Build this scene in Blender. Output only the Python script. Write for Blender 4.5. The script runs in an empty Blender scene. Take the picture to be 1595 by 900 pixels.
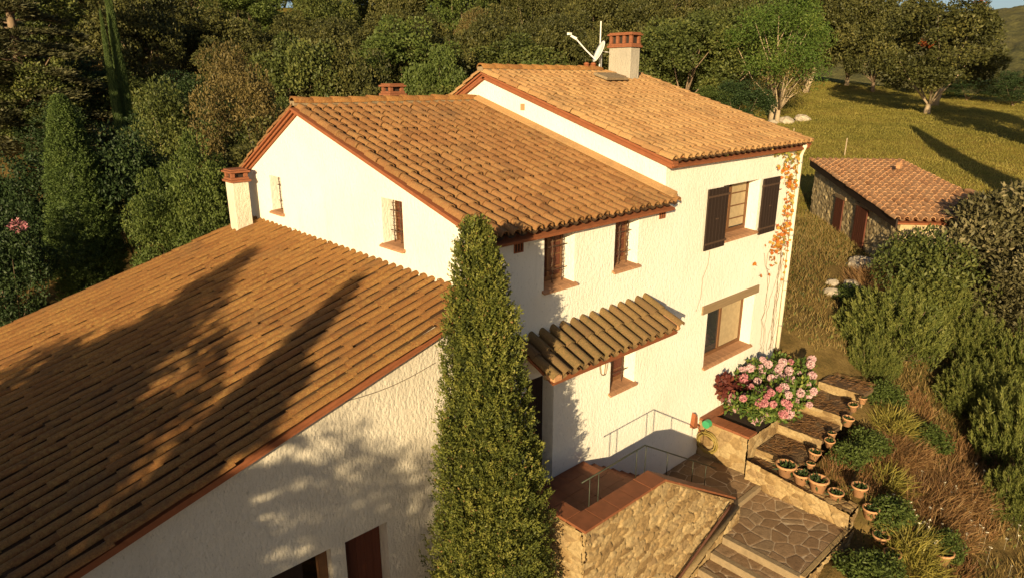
import bpy, math, random
import numpy as np
from mathutils import Vector, Matrix

random.seed(7); np.random.seed(7)
S = bpy.context.scene
C = S.collection
R = math.radians

# ------------------------------------------------------------------ camera, sky, sun, exposure
PITCH, YAW = 17.1, 47.2            # drone camera looks 17 deg down; X axis is the long facade
cam_d = bpy.data.cameras.new('camera'); cam = bpy.data.objects.new('camera', cam_d); C.objects.link(cam)
cam.location = (0, -7.5, 7.0)
cam.rotation_euler = (R(90 - PITCH), 0, R(YAW - 90))
cam_d.sensor_width = 36; cam_d.lens = 36 * 1053 / 1595
cam_d.clip_start = 0.1; cam_d.clip_end = 3000
S.camera = cam
SUN_AZ, SUN_EL = 32.0, 14.0        # light travels toward azimuth 32 deg from +X
w = bpy.data.worlds.new('World'); S.world = w; w.use_nodes = True
nt = w.node_tree; bg = nt.nodes['Background']
sky = nt.nodes.new('ShaderNodeTexSky'); sky.sky_type = 'NISHITA'; sky.sun_disc = False
sky.sun_elevation = R(SUN_EL); sky.sun_rotation = R(270 - SUN_AZ)
sky.dust_density = 1.2; sky.air_density = 0.75; sky.ozone_density = 0.5
nt.links.new(sky.outputs[0], bg.inputs[0]); bg.inputs[1].default_value = 0.05
sd = bpy.data.lights.new('sun', 'SUN'); sun = bpy.data.objects.new('sun', sd); C.objects.link(sun)
sd.energy = 5.0; sd.angle = R(0.53); sd.color = (1.0, 0.78, 0.45)
d = Vector((math.cos(R(SUN_EL)) * math.cos(R(SUN_AZ)), math.cos(R(SUN_EL)) * math.sin(R(SUN_AZ)), -math.sin(R(SUN_EL))))
sun.rotation_euler = d.to_track_quat('-Z', 'Y').to_euler()
S.view_settings.view_transform = 'Standard'; S.view_settings.look = 'None'
S.view_settings.exposure = 0.8; S.view_settings.gamma = 1.0
S.view_settings.use_curve_mapping = False

# ------------------------------------------------------------------ materials
class NT:
    def __init__(s, name):
        s.m = bpy.data.materials.new(name); s.m.use_nodes = True
        s.t = s.m.node_tree; s.b = s.t.nodes['Principled BSDF']
        s.b.inputs['Roughness'].default_value = 0.85
        s.b.inputs['Specular IOR Level'].default_value = 0.25
    def n(s, typ, **k):
        nd = s.t.nodes.new(typ)
        for a, v in k.items():
            if a in nd.inputs: nd.inputs[a].default_value = v
            else: setattr(nd, a, v)
        return nd
    def l(s, a, b): s.t.links.new(a, b)
    def coord(s, kind='Object', scale=(1, 1, 1), rot=(0, 0, 0)):
        tc = s.n('ShaderNodeTexCoord'); mp = s.n('ShaderNodeMapping')
        mp.inputs['Scale'].default_value = scale; mp.inputs['Rotation'].default_value = rot
        s.l(tc.outputs[kind], mp.inputs[0]); return mp.outputs[0]
    def noise(s, vec, scale, detail=5, rough=0.55):
        nd = s.n('ShaderNodeTexNoise'); nd.inputs['Scale'].default_value = scale
        nd.inputs['Detail'].default_value = detail; nd.inputs['Roughness'].default_value = rough
        if vec is not None: s.l(vec, nd.inputs['Vector'])
        return nd.outputs['Fac']
    def ramp(s, fac, stops):
        nd = s.n('ShaderNodeValToRGB'); e = nd.color_ramp.elements
        while len(e) < len(stops): e.new(0.5)
        for q, (p, c) in zip(e, stops):
            q.position = p; q.color = (c[0], c[1], c[2], 1) if not isinstance(c, (int, float)) else (c, c, c, 1)
        s.l(fac, nd.inputs[0]); return nd.outputs[0]
    def mix(s, fac, a, b, mode='MIX'):
        nd = s.n('ShaderNodeMix'); nd.data_type = 'RGBA'; nd.blend_type = mode
        for v, i in ((fac, 0), (a, 6), (b, 7)):
            if hasattr(v, 'is_output'): s.l(v, nd.inputs[i])
            else: nd.inputs[i].default_value = v if i == 0 else (v[0], v[1], v[2], 1)
        return nd.outputs[2]
    def attr(s, name):
        nd = s.n('ShaderNodeAttribute'); nd.attribute_name = name; return nd.outputs['Fac']
    def math(s, op, a, b=None):
        nd = s.n('ShaderNodeMath'); nd.operation = op
        for v, i in ((a, 0), (b, 1)):
            if v is None: continue
            if hasattr(v, 'is_output'): s.l(v, nd.inputs[i])
            else: nd.inputs[i].default_value = v
        return nd.outputs[0]
    def base(s, c):
        if hasattr(c, 'is_output'): s.l(c, s.b.inputs['Base Color'])
        else: s.b.inputs['Base Color'].default_value = (c[0], c[1], c[2], 1)
    def bump(s, h, strength, dist):
        nd = s.n('ShaderNodeBump'); nd.inputs['Strength'].default_value = strength; nd.inputs['Distance'].default_value = dist
        s.l(h, nd.inputs['Height']); s.l(nd.outputs[0], s.b.inputs['Normal'])

def m_plain(name, col, rough=0.8, var=0.25, scale=6, bump=0.0, metal=0.0):
    n = NT(name); v = n.coord(); f = n.noise(v, scale)
    n.base(n.mix(f, [c * (1 - var) for c in col], [c * (1 + var) for c in col]))
    n.b.inputs['Roughness'].default_value = rough; n.b.inputs['Metallic'].default_value = metal
    if bump: n.bump(n.noise(v, scale * 6), bump, 0.01)
    return n.m

def m_stucco(name, col, dirt, bs=0.65, bd=0.024):
    n = NT(name); v = n.coord('Object')
    # trowelled crepi: rough slanting flecks and lumps
    vs = n.coord('Object', (15, 15, 8), (R(28), R(24), 0))
    a = n.noise(vs, 1.0, 7, 0.68); b = n.noise(v, 34, 4, 0.6)
    vo = n.n('ShaderNodeTexVoronoi'); vo.inputs['Scale'].default_value = 1.5; n.l(vs, vo.inputs['Vector'])
    h = n.math('ADD', n.math('MULTIPLY', a, 0.8), n.math('MULTIPLY', b, 0.45))
    h = n.math('ADD', h, n.math('MULTIPLY', vo.outputs['Distance'], -0.35))
    n.bump(h, bs, bd)
    big = n.noise(v, 0.55, 6, 0.6); fine = n.noise(vs, 1.6, 5, 0.7)
    c = n.mix(n.ramp(big, [(0.35, 0), (0.75, 1)]), col, dirt)
    c = n.mix(n.ramp(fine, [(0.60, 0), (0.69, 0.5)]), c, [x * 0.5 for x in dirt])
    st = n.noise(n.coord('Object', (5, 5, .35)), 1.0, 5, 0.6); c = n.mix(n.ramp(st, [(0.55, 0), (0.78, 0.35)]), c, [x * 0.8 for x in dirt])
    n.base(c); n.b.inputs['Roughness'].default_value = 0.95; n.b.inputs['Specular IOR Level'].default_value = 0.1
    return n.m

def m_tile(name, cols, lichen, lich_amt):
    n = NT(name); v = n.coord('Object')
    a = n.attr('var'); c = n.ramp(a, [(i / (len(cols) - 1), k) for i, k in enumerate(cols)])
    sp = n.noise(v, 22, 6, 0.65); bl = n.noise(v, 1.1, 5, 0.6)
    c = n.mix(n.ramp(n.noise(v, 60, 3), [(0.35, 0.0), (0.65, 0.75)]), c, [0.45 * x for x in cols[len(cols) // 2]])
    k = n.math('MULTIPLY', n.ramp(sp, [(0.45, 0), (0.62, 1)]), n.ramp(bl, [(0.35, 0.15 * lich_amt), (0.65, lich_amt)]))
    c = n.mix(k, c, lichen)
    dk = n.ramp(n.noise(v, 0.8, 6, 0.7), [(0.52, 0), (0.72, 0.55)])
    c = n.mix(dk, c, (0.10, 0.062, 0.034))
    n.base(c); n.b.inputs['Roughness'].default_value = 0.9
    n.bump(n.noise(v, 45, 5, 0.7), 0.7, 0.010)
    return n.m

def m_leaf(name, stops, trans=0.25):
    n = NT(name); n.base(n.ramp(n.attr('var'), stops))
    n.b.inputs['Roughness'].default_value = 0.55; n.b.inputs['Specular IOR Level'].default_value = 0.2
    tr = n.n('ShaderNodeBsdfTranslucent'); mx = n.n('ShaderNodeMixShader'); mx.inputs[0].default_value = trans
    cr = n.ramp(n.attr('var'), [(p, (c[0] * 1.2, c[1] * 1.3, c[2] * 0.8)) for p, c in stops]); n.l(cr, tr.inputs[0])
    out = n.t.nodes['Material Output']
    n.l(n.b.outputs[0], mx.inputs[1]); n.l(tr.outputs[0], mx.inputs[2]); n.l(mx.outputs[0], out.inputs[0])
    return n.m

def m_stone(name, mortar, stops, scale=14):
    n = NT(name); v = n.coord('Object')
    c = n.ramp(n.attr('var'), stops)
    c = n.mix(n.ramp(n.noise(v, scale, 6, 0.7), [(0.35, 0.0), (0.7, 0.55)]), c, [0.5 * x for x in stops[0][1]])
    c = n.mix(n.ramp(n.attr('edge'), [(0.03, 1), (0.15, 0)]), c, mortar)
    n.base(c); n.b.inputs['Roughness'].default_value = 0.92
    n.bump(n.noise(v, scale * 3, 6, 0.7), 0.6, 0.012)
    return n.m

def m_wood(name, col, ax=2, scale=14):
    n = NT(name); sc = [scale * 1.6] * 3; sc[ax] = scale * 0.08
    v = n.coord('Object', tuple(sc)); f = n.noise(v, 1.0, 6, 0.65)
    n.base(n.mix(f, [c * 0.55 for c in col], [c * 1.35 for c in col])); n.bump(f, 0.35, 0.01)
    n.b.inputs['Roughness'].default_value = 0.7; return n.m

M = {}
M['stucco'] = m_stucco('white stucco', (0.78, 0.75, 0.67), (0.70, 0.66, 0.56))
M['stucco_old'] = m_stucco('aged stucco', (0.66, 0.60, 0.50), (0.52, 0.46, 0.37), 0.85, 0.028)
M['stucco_grey'] = m_stucco('grey render', (0.42, 0.38, 0.31), (0.30, 0.27, 0.22))
M['tile'] = m_tile('weathered clay tile', [(0.14, 0.057, 0.023), (0.255, 0.114, 0.042), (0.34, 0.168, 0.065), (0.22, 0.088, 0.035)], (0.29, 0.19, 0.070), 0.6)
M['tile_pale'] = m_tile('pale clay tile', [(0.28, 0.132, 0.054), (0.42, 0.225, 0.094), (0.50, 0.290, 0.125), (0.35, 0.170, 0.066)], (0.40, 0.28, 0.115), 0.55)
M['tile_old'] = m_tile('lichened clay tile', [(0.19, 0.074, 0.024), (0.25, 0.108, 0.034), (0.30, 0.142, 0.044), (0.22, 0.084, 0.028)], (0.35, 0.215, 0.062), 0.6)
M['tile_shed'] = m_tile('salmon clay tile', [(0.46, 0.22, 0.105), (0.64, 0.36, 0.185), (0.56, 0.29, 0.14), (0.44, 0.20, 0.09)], (0.62, 0.42, 0.25), 0.25)
M['tile_dark'] = m_tile('mossy awning tile', [(0.15, 0.085, 0.040), (0.21, 0.125, 0.055), (0.24, 0.15, 0.06), (0.18, 0.10, 0.045)], (0.12, 0.095, 0.035), 0.9)
M['pan'] = m_tile('pan tile', [(0.05, 0.024, 0.012), (0.08, 0.04, 0.019), (0.06, 0.03, 0.015)], (0.07, 0.055, 0.022), 0.5)  # near-black: channel dirt plus the shade of the gaps put into the colour
M['terracotta'] = m_plain('terracotta', (0.25, 0.085, 0.035), 0.85, 0.3, 9, 0.3)
M['captile'] = m_plain('sooty chimney brick', (0.23, 0.085, 0.040), 0.9, 0.4, 12, 0.4)
M['redtile'] = m_plain('red glazed floor tile', (0.215, 0.078, 0.036), 0.6, 0.35, 7, 0.2)
M['pot'] = m_plain('pale terracotta', (0.44, 0.23, 0.11), 0.85, 0.25, 10, 0.3)
M['shutter'] = m_wood('dark stained shutter wood', (0.028, 0.016, 0.011))
M['frame'] = m_wood('brown window wood', (0.15, 0.07, 0.03))
M['oldwood'] = m_wood('weathered lintel wood', (0.26, 0.18, 0.10), 0)
M['redwood'] = m_wood('red brown door wood', (0.10, 0.03, 0.016))
M['iron'] = m_plain('wrought iron', (0.10, 0.06, 0.04), 0.6, 0.3, 20, 0, 0.3)
M['rust'] = m_plain('rusty pipe', (0.12, 0.055, 0.035), 0.6, 0.4, 18, 0.2, 0.3)
M['wire'] = m_plain('railing metal', (0.045, 0.05, 0.035), 0.5, 0.2, 20, 0, 0.4)
M['cream'] = m_plain('cream paint', (0.72, 0.62, 0.46), 0.5, 0.08, 8)
M['white'] = m_plain('white paint', (0.75, 0.74, 0.70), 0.45, 0.08, 8)
M['steel'] = m_plain('galvanised steel', (0.45, 0.44, 0.42), 0.4, 0.15, 10, 0, 0.7)
M['green_pl'] = m_plain('green plastic', (0.05, 0.28, 0.13), 0.4, 0.1, 8)
M['hose'] = m_plain('yellow hose', (0.27, 0.20, 0.055), 0.45, 0.15, 8)
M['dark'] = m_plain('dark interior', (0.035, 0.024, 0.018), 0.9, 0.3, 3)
M['tan_pane'] = m_plain('tan pane sheet', (0.36, 0.27, 0.155), 0.9, 0.35, 9, 0.3)  # tan chosen as painted reflection of sunlit stone in the ground floor pane
M['sillstone'] = m_plain('terracotta sill', (0.36, 0.19, 0.10), 0.85, 0.35, 9, 0.4)
M['concrete'] = m_plain('pale concrete edging', (0.25, 0.185, 0.11), 0.9, 0.4, 9, 0.8)
M['rock'] = m_plain('field stone', (0.40, 0.34, 0.26), 0.95, 0.35, 5, 0.8)
M['bark'] = m_plain('bark', (0.20, 0.14, 0.09), 0.95, 0.45, 8, 0.8)
M['palebark'] = m_plain('pale bark', (0.34, 0.26, 0.17), 0.95, 0.35, 8, 0.8)
M['stonewall'] = m_stone('rubble stone', (0.29, 0.20, 0.095), [(0, (0.20, 0.125, 0.055)), (0.35, (0.34, 0.23, 0.105)), (0.7, (0.42, 0.31, 0.16)), (1, (0.27, 0.18, 0.09))])
M['shedstone'] = m_stone('shed stone', (0.36, 0.28, 0.15), [(0, (0.34, 0.25, 0.13)), (0.4, (0.52, 0.40, 0.21)), (0.75, (0.64, 0.51, 0.29)), (1, (0.42, 0.31, 0.17))], 9)
M['flag'] = m_stone('flagstone', (0.46, 0.36, 0.25), [(0, (0.19, 0.115, 0.062)), (0.4, (0.26, 0.165, 0.09)), (0.75, (0.32, 0.21, 0.12)), (1, (0.23, 0.165, 0.10))], 10)
M['tread'] = m_stone('needle strewn slab', (0.07, 0.045, 0.022), [(0, (0.10, 0.060, 0.032)), (0.5, (0.16, 0.10, 0.055)), (1, (0.21, 0.145, 0.08))], 8)
M['glass'] = None
n = NT('window glass'); n.base((0.03, 0.03, 0.03)); n.b.inputs['Roughness'].default_value = 0.06
n.b.inputs['Specular IOR Level'].default_value = 0.6; M['glass'] = n.m
n = NT('crackle'); n.base((0.16, 0.13, 0.10)); M['cable'] = n.m

G = lambda r, g, b: (r, g, b)
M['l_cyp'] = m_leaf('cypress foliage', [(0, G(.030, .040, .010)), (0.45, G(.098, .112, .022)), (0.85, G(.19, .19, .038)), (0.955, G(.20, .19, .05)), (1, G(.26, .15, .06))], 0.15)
M['l_cypg'] = m_leaf('green cypress foliage', [(0, G(.045, .070, .018)), (0.5, G(.080, .120, .030)), (1, G(.13, .17, .044))], 0.15)
M['l_oak'] = m_leaf('holm oak leaves', [(0, G(.024, .028, .009)), (0.5, G(.064, .066, .018)), (1, G(.14, .126, .036))], 0.05)
M['l_oak2'] = m_leaf('green oak leaves', [(0, G(.028, .038, .010)), (0.5, G(.068, .084, .020)), (1, G(.145, .146, .036))], 0.08)
M['l_brt'] = m_leaf('bright broad leaves', [(0, G(.044, .062, .014)), (0.5, G(.084, .115, .026)), (1, G(.14, .165, .040))], 0.22)
M['l_loc'] = m_leaf('locust leaves', [(0, G(.055, .095, .018)), (0.5, G(.090, .140, .026)), (1, G(.16, .19, .040))], 0.3)
M['l_brn'] = m_leaf('brownish leaves', [(0, G(.065, .052, .018)), (0.5, G(.125, .095, .032)), (1, G(.20, .15, .052))], 0.15)
M['l_ced'] = m_leaf('cedar needles', [(0, G(.028, .030, .014)), (0.5, G(.062, .062, .026)), (1, G(.12, .11, .046))], 0.1)
M['l_drk'] = m_leaf('dark glossy leaves', [(0, G(.016, .030, .010)), (0.5, G(.030, .052, .016)), (1, G(.060, .085, .026))], 0.1)
M['l_ros'] = m_leaf('heath shrub shoots', [(0, G(.042, .055, .013)), (0.5, G(.100, .118, .026)), (1, G(.20, .20, .05))], 0.15)
M['l_gry'] = m_leaf('pale leathery leaves', [(0, G(.050, .046, .020)), (0.6, G(.105, .094, .040)), (1, G(.30, .25, .135))], 0.1)
M['l_dry'] = m_leaf('dry twigs', [(0, G(.12, .06, .028)), (0.5, G(.20, .105, .042)), (1, G(.30, .19, .08))], 0.1)
M['l_red'] = m_leaf('autumn creeper leaves', [(0, G(.42, .10, .025)), (0.45, G(.46, .20, .03)), (0.7, G(.40, .28, .06)), (1, G(.20, .22, .05))], 0.25)
M['l_hyd'] = m_leaf('hydrangea leaves', [(0, G(.045, .085, .020)), (0.6, G(.10, .15, .030)), (1, G(.24, .24, .045))], 0.2)
M['l_hrd'] = m_leaf('wine red leaves', [(0, G(.06, .014, .012)), (0.5, G(.11, .028, .022)), (1, G(.18, .06, .03))], 0.2)
M['petal'] = m_leaf('pink petals', [(0, G(.42, .22, .25)), (0.5, G(.58, .38, .40)), (1, G(.66, .50, .50))], 0.2)
M['petal_r'] = m_leaf('rose petals', [(0, G(.36, .10, .14)), (0.5, G(.48, .19, .22)), (1, G(.58, .32, .32))], 0.2)
M['petal_w'] = m_leaf('white petals', [(0, G(.62, .56, .42)), (1, G(.75, .70, .58))], 0.2)
M['l_grass'] = m_leaf('meadow grass blades', [(0, G(.15, .135, .025)), (0.5, G(.235, .208, .044)), (1, G(.33, .26, .068))], 0.2)
M['l_straw'] = m_leaf('straw grass blades', [(0, G(.13, .095, .030)), (0.5, G(.22, .15, .05)), (1, G(.34, .25, .10))], 0.2)
M['l_fire'] = m_leaf('orange red leaves', [(0, G(.34, .05, .02)), (1, G(.46, .13, .03))], 0.2)

# ------------------------------------------------------------------ object helpers
def thing(name, label, cat, loc=(0, 0, 0), group=None):
    o = bpy.data.objects.new(name, None); C.objects.link(o); o.location = loc
    o.empty_display_size = 0.2
    o['label'] = label; o['category'] = cat
    if group: o['group'] = group
    return o

def tag(o, label, cat, group=None, kind=None):
    if label: o['label'] = label
    if cat: o['category'] = cat
    if group: o['group'] = group
    if kind: o['kind'] = kind
    return o

def wloc(o):
    v = Vector(o.location)
    while o.parent: o = o.parent; v = v + Vector(o.location)
    return v

class MB:
    """collects quads/tris with a per-vertex 'var' (and 'edge') value; build() links ONE mesh"""
    def __init__(s): s.v = []; s.f = []; s.var = []; s.edge = []; s.n = 0
    def add(s, V, F, var=0.5, edge=None):
        V = np.asarray(V, float).reshape(-1, 3); k = len(V)
        s.v.append(V); s.f += [tuple(int(i) + s.n for i in q) for q in F]
        s.var.append(np.full(k, var) if np.isscalar(var) else np.asarray(var, float))
        s.edge.append(np.ones(k) if edge is None else np.asarray(edge, float)); s.n += k
    def box(s, c, size, rot=None, var=0.5):
        x, y, z = [q / 2 for q in size]
        V = np.array([(a * x, b * y, e * z) for e in (-1, 1) for b in (-1, 1) for a in (-1, 1)], float)
        if rot is not None: V = V @ np.array(rot).T
        s.add(V + np.array(c), [(0, 2, 3, 1), (4, 5, 7, 6), (0, 1, 5, 4), (2, 6, 7, 3), (0, 4, 6, 2), (1, 3, 7, 5)], var)
    def bx(s, x0, x1, y0, y1, z0, z1, var=0.5): s.box(((x0 + x1) / 2, (y0 + y1) / 2, (z0 + z1) / 2), (x1 - x0, y1 - y0, z1 - z0), None, var)
    def tube(s, P, rad, seg=6, var=0.5, cap=True):
        P = np.asarray(P, float); m = len(P); rad = np.full(m, rad) if np.isscalar(rad) else np.asarray(rad)
        T = np.gradient(P, axis=0); V = []
        ref = np.array([0.13, 0.31, 0.94])
        for i in range(m):
            t = T[i] / (np.linalg.norm(T[i]) + 1e-9)
            a = np.cross(t, ref if abs(t @ ref) < 0.9 else np.array([1., 0, 0])); a /= np.linalg.norm(a); b = np.cross(t, a)
            for k in range(seg):
                q = 2 * math.pi * k / seg; V.append(P[i] + rad[i] * (a * math.cos(q) + b * math.sin(q)))
        F = [(i * seg + k, i * seg + (k + 1) % seg, (i + 1) * seg + (k + 1) % seg, (i + 1) * seg + k) for i in range(m - 1) for k in range(seg)]
        if cap: F += [tuple(range(seg))[::-1], tuple(range((m - 1) * seg, m * seg))]
        s.add(V, F, var)
    def lathe(s, c, prof, seg=14, var=0.5, arc=2 * math.pi, a0=0):
        c = np.array(c); V = []; full = abs(arc - 2 * math.pi) < 1e-6; k_ = seg if full else seg + 1
        for r, z in prof:
            for k in range(k_):
                q = a0 + arc * k / seg; V.append(c + np.array([r * math.cos(q), r * math.sin(q), z]))
        F = []
        for i in range(len(prof) - 1):
            for k in range(seg):
                j = (k + 1) % k_ if full else k + 1
                F.append((i * k_ + k, i * k_ + j, (i + 1) * k_ + j, (i + 1) * k_ + k))
        s.add(V, F, var)
    def prism(s, poly, off, var=0.5):
        P = np.asarray(poly, float); k = len(P); V = np.vstack([P, P + np.array(off)])
        F = [tuple(range(k))[::-1], tuple(range(k, 2 * k))] + [(i, (i + 1) % k, k + (i + 1) % k, k + i) for i in range(k)]
        s.add(V, F, var)
    def leaves(s, P, D, L, Wd, var, seed=0):
        """rhombic leaves at P pointing along D, random roll"""
        P = np.asarray(P, float); m = len(P); rg = np.random.RandomState(seed + m)
        D = D / (np.linalg.norm(D, axis=1, keepdims=True) + 1e-9)
        X = np.cross(D, rg.normal(size=(m, 3))); X /= (np.linalg.norm(X, axis=1, keepdims=True) + 1e-9)
        L = (np.full(m, L) * (0.7 + 0.6 * rg.rand(m)))[:, None]; Wd = np.full(m, Wd)[:, None]
        A = P; B = P + D * L * 0.45 + X * Wd * 0.5; T = P + D * L; E = P + D * L * 0.45 - X * Wd * 0.5
        V = np.stack([A, B, T, E], 1).reshape(-1, 3)
        F = (np.arange(m * 4).reshape(m, 4) + s.n)
        s.v.append(V); s.f.append(F); s.var.append(np.repeat(var, 4)); s.edge.append(np.ones(4 * m)); s.n += 4 * m
    def build(s, name, mat, parent=None, smooth=False, label=None, bevel=0.0):
        V = np.vstack(s.v); faces = []
        for q in s.f:
            if isinstance(q, np.ndarray): faces += q.tolist()
            else: faces.append(q)
        if parent is not None: V = V - np.array(wloc(parent))
        me = bpy.data.meshes.new(name); me.from_pydata(V.tolist(), [], faces); me.update()
        at = me.attributes.new('var', 'FLOAT', 'POINT'); at.data.foreach_set('value', np.concatenate(s.var).astype(np.float32))
        at = me.attributes.new('edge', 'FLOAT', 'POINT'); at.data.foreach_set('value', np.concatenate(s.edge).astype(np.float32))
        me.materials.append(mat)
        if smooth: me.polygons.foreach_set('use_smooth', [True] * len(me.polygons))
        o = bpy.data.objects.new(name, me); C.objects.link(o)
        if parent is not None: o.parent = parent
        if label: o['label'] = label
        if bevel:
            b = o.modifiers.new('bevel', 'BEVEL'); b.width = bevel; b.segments = 2; b.limit_method = 'ANGLE'
        return o

def vnoise(x, y, seed=0):
    x = np.asarray(x, float); y = np.asarray(y, float)
    def h(a, b):
        t = np.sin(a * 127.1 + b * 311.7 + seed * 74.7) * 43758.5453; return t - np.floor(t)
    xi = np.floor(x); yi = np.floor(y); fx = x - xi; fy = y - yi
    fx = fx * fx * (3 - 2 * fx); fy = fy * fy * (3 - 2 * fy)
    return (h(xi, yi) * (1 - fx) + h(xi + 1, yi) * fx) * (1 - fy) + (h(xi, yi + 1) * (1 - fx) + h(xi + 1, yi + 1) * fx) * fy

def fbm(x, y, seed=0, o=4):
    t = 0; a = 0.5
    for i in range(o): t = t + a * vnoise(x * 2 ** i, y * 2 ** i, seed + i); a *= 0.5
    return t

def copy_thing(root, loc, rz=0.0, scale=(1, 1, 1), label=None, group=None):
    r = root.copy(); C.objects.link(r); r.location = loc; r.rotation_euler = (0, 0, rz); r.scale = scale
    if label: r['label'] = label
    if group: r['group'] = group
    for ch in list(root.children):
        c = ch.copy(); C.objects.link(c); c.parent = r
        for g in ch.children:
            e = g.copy(); C.objects.link(e); e.parent = c
    return r

# ------------------------------------------------------------------ terrain
CP = np.array([
 (65.76,11.76,4.31),(83.5,28.7,5.9),(54.8,20.3,3.85),(88.6,27.1,6.26),(87,22.4,5.3),(89.7,15.7,5.4),(90.8,10.3,5.3),(57.6,3.4,3.6),
 (40.7,-.15,2.0),(47.8,5,2.7),(45.5,7.1,2.75),(47.4,14,3.2),(31.5,6,1.1),(27,2,.95),(24.2,1.8,.95),(20.4,1,.75),(24.4,.2,.5),(29,-1,.7),(34,1,1.2),
 (16.6,-.3,.15),(16.4,-1.2,-.35),(18.5,-.6,.2),(19.3,-1.3,-.5),(21,-1.8,-.55),(17,-2.6,-.95),(20.1,-3.7,-1.5),(18.4,-5.2,-2.1),(23.5,-4.6,-1.3),(26.4,-3.4,-.6),
 (15,-3.9,-1.75),(14,-2.6,-1.1),(13.2,-3.6,-1.65),(13.2,-4.9,-2.0),(12.3,-4.3,-2.05),(15,-6.5,-2.6),(11.5,-5.5,-2.6),(10,-4.2,-2.7),(8,-4,-2.9),(6,-3,-2.6),(12.9,-3.0,-1.75),(12.6,-4.0,-1.72),(11.6,-3.9,-1.85),
 (3,-2.5,-1.6),(3,-1,-1.4),(0,-8,-2.8),(-8,-4,-2.2),(-12,-10,-2.2),(8,-14,-4.5),(20,-14,-5),(35,-12,-3),(60,-20,-2),(52,-.5,2.9),(34.4,-3,1.0),
 (0,10,-1),(6,12,-.6),(12,12,0),(18,10,.6),(20,5,.9),(3.8,18.7,-.3),(9.3,33,2.6),(5,32,.8),(10,20,.4),(-6,20,-1.5),(-15,30,-1),(17,27,2),(25,29,3),(19,25.7,1.6),(21,19.7,1.2),
 (34,32,3.6),(42,31.7,4),(30,15,1.6),(59,27,4.6),(55,31,4.6),(47.4,18.7,3.4),(25,45,5.5),(45,50,7.5),(60,60,11),(85,46,9),(54,75,14),(30,80,13),(5,60,8),(0,85,14),(-25,60,8),
 (100,80,15),(60,110,19),(10,120,20),(-40,110,17),(120,20,4),(150,-20,-6),(150,60,6),(110,45,8),(120,120,14),(0,170,18),(180,150,4),(-80,60,5),(-80,-40,-6),(0,-60,-12),(100,-60,-12),(180,-60,-14),(180,40,-4),(-80,170,15)], float)
def _k(r): return r
_d = np.hypot(CP[:, None, 0] - CP[None, :, 0], CP[:, None, 1] - CP[None, :, 1])
_n = len(CP); _A = np.zeros((_n + 3, _n + 3)); _A[:_n, :_n] = -_k(_d) + np.eye(_n) * 0.4 * -1
_A[:_n, _n:] = np.c_[np.ones(_n), CP[:, :2]]; _A[_n:, :_n] = _A[:_n, _n:].T
_w = np.linalg.solve(_A, np.r_[CP[:, 2], 0, 0, 0])
def H(x, y):
    x = np.atleast_1d(np.asarray(x, float)); y = np.atleast_1d(np.asarray(y, float)); out = np.empty(len(x))
    for i in range(0, len(x), 4000):
        a = x[i:i + 4000]; b = y[i:i + 4000]
        dd = np.hypot(a[:, None] - CP[None, :, 0], b[:, None] - CP[None, :, 1])
        out[i:i + 4000] = -_k(dd) @ _w[:_n] + _w[_n] + _w[_n + 1] * a + _w[_n + 2] * b
    return out
def Hs(x, y): return float(H([x], [y])[0])

def axis(parts):
    out = []
    for a, b, st in parts: out += list(np.arange(a, b, st))
    return np.array(out + [parts[-1][1]])
gx = axis([(-80, -10, 5), (-10, 10, 1.0), (10, 34, 0.22), (34, 60, 0.8), (60, 110, 1.6), (110, 190, 6)])
gy = axis([(-60, -12, 5), (-12, 9, 0.25), (9, 30, 0.9), (30, 60, 2), (60, 170, 6)])
GX, GY = np.meshgrid(gx, gy); fx, fy = GX.ravel(), GY.ravel()
gz = H(fx, fy) + 0.10 * (fbm(fx * 1.7, fy * 1.7, 3) - 0.47) + 0.35 * (fbm(fx * 0.3, fy * 0.3, 9) - 0.47) * np.clip((np.hypot(fx - 10, fy) - 8) / 20, 0, 1)
# the paved court and the stairs are cut into the slope; keep the soil below them
def sink(x0, x1, y0, y1, zt):
    global gz
    m = (fx > x0) & (fx < x1) & (fy > y0) & (fy < y1); gz[m] = np.minimum(gz[m], zt)
sink(6.6, 13.0, -3.65, 0.4, -1.75); sink(6.2, 10.9, -3.65, -1.2, -2.9); sink(12.9, 16.3, -2.3, 0.4, -1.35); sink(-3, 16.6, 0.2, 9, -1.6)
mb = MB(); nx, ny = len(gx), len(gy)
F = [(j * nx + i, j * nx + i + 1, (j + 1) * nx + i + 1, (j + 1) * nx + i) for j in range(ny - 1) for i in range(nx - 1)]
mb.add(np.c_[fx, fy, gz], F, 0.5)
n = NT('meadow and soil'); v = n.coord('Object')
big = n.noise(v, 0.16, 6, 0.6); mid = n.noise(v, 1.3, 7, 0.65); fine = n.noise(v, 14, 6, 0.7)
c = n.ramp(mid, [(0.3, (0.16, 0.145, 0.025)), (0.5, (0.30, 0.225, 0.046)), (0.72, (0.38, 0.26, 0.075))])
c = n.mix(n.ramp(big, [(0.4, 0), (0.6, 0.7)]), c, (0.15, 0.155, 0.028))
c = n.mix(n.ramp(fine, [(0.4, 0), (0.65, 0.6)]), c, (0.06, 0.045, 0.018))
sep = n.n('ShaderNodeSeparateXYZ'); tc = n.n('ShaderNodeTexCoord'); n.l(tc.outputs['Object'], sep.inputs[0])
yard = n.ramp(n.math('ADD', n.math('MULTIPLY', sep.outputs[0], -0.05), 1.75), [(0.30, 0), (0.5, 1)])   # bare dry soil near the house
soil = n.ramp(mid, [(0.32, (0.055, 0.036, 0.018)), (0.5, (0.13, 0.080, 0.034)), (0.7, (0.22, 0.145, 0.060))])
c = n.mix(n.math('MULTIPLY', yard, 0.8), c, soil)
n.base(c); n.b.inputs['Roughness'].default_value = 0.97; n.b.inputs['Specular IOR Level'].default_value = 0.05
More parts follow.
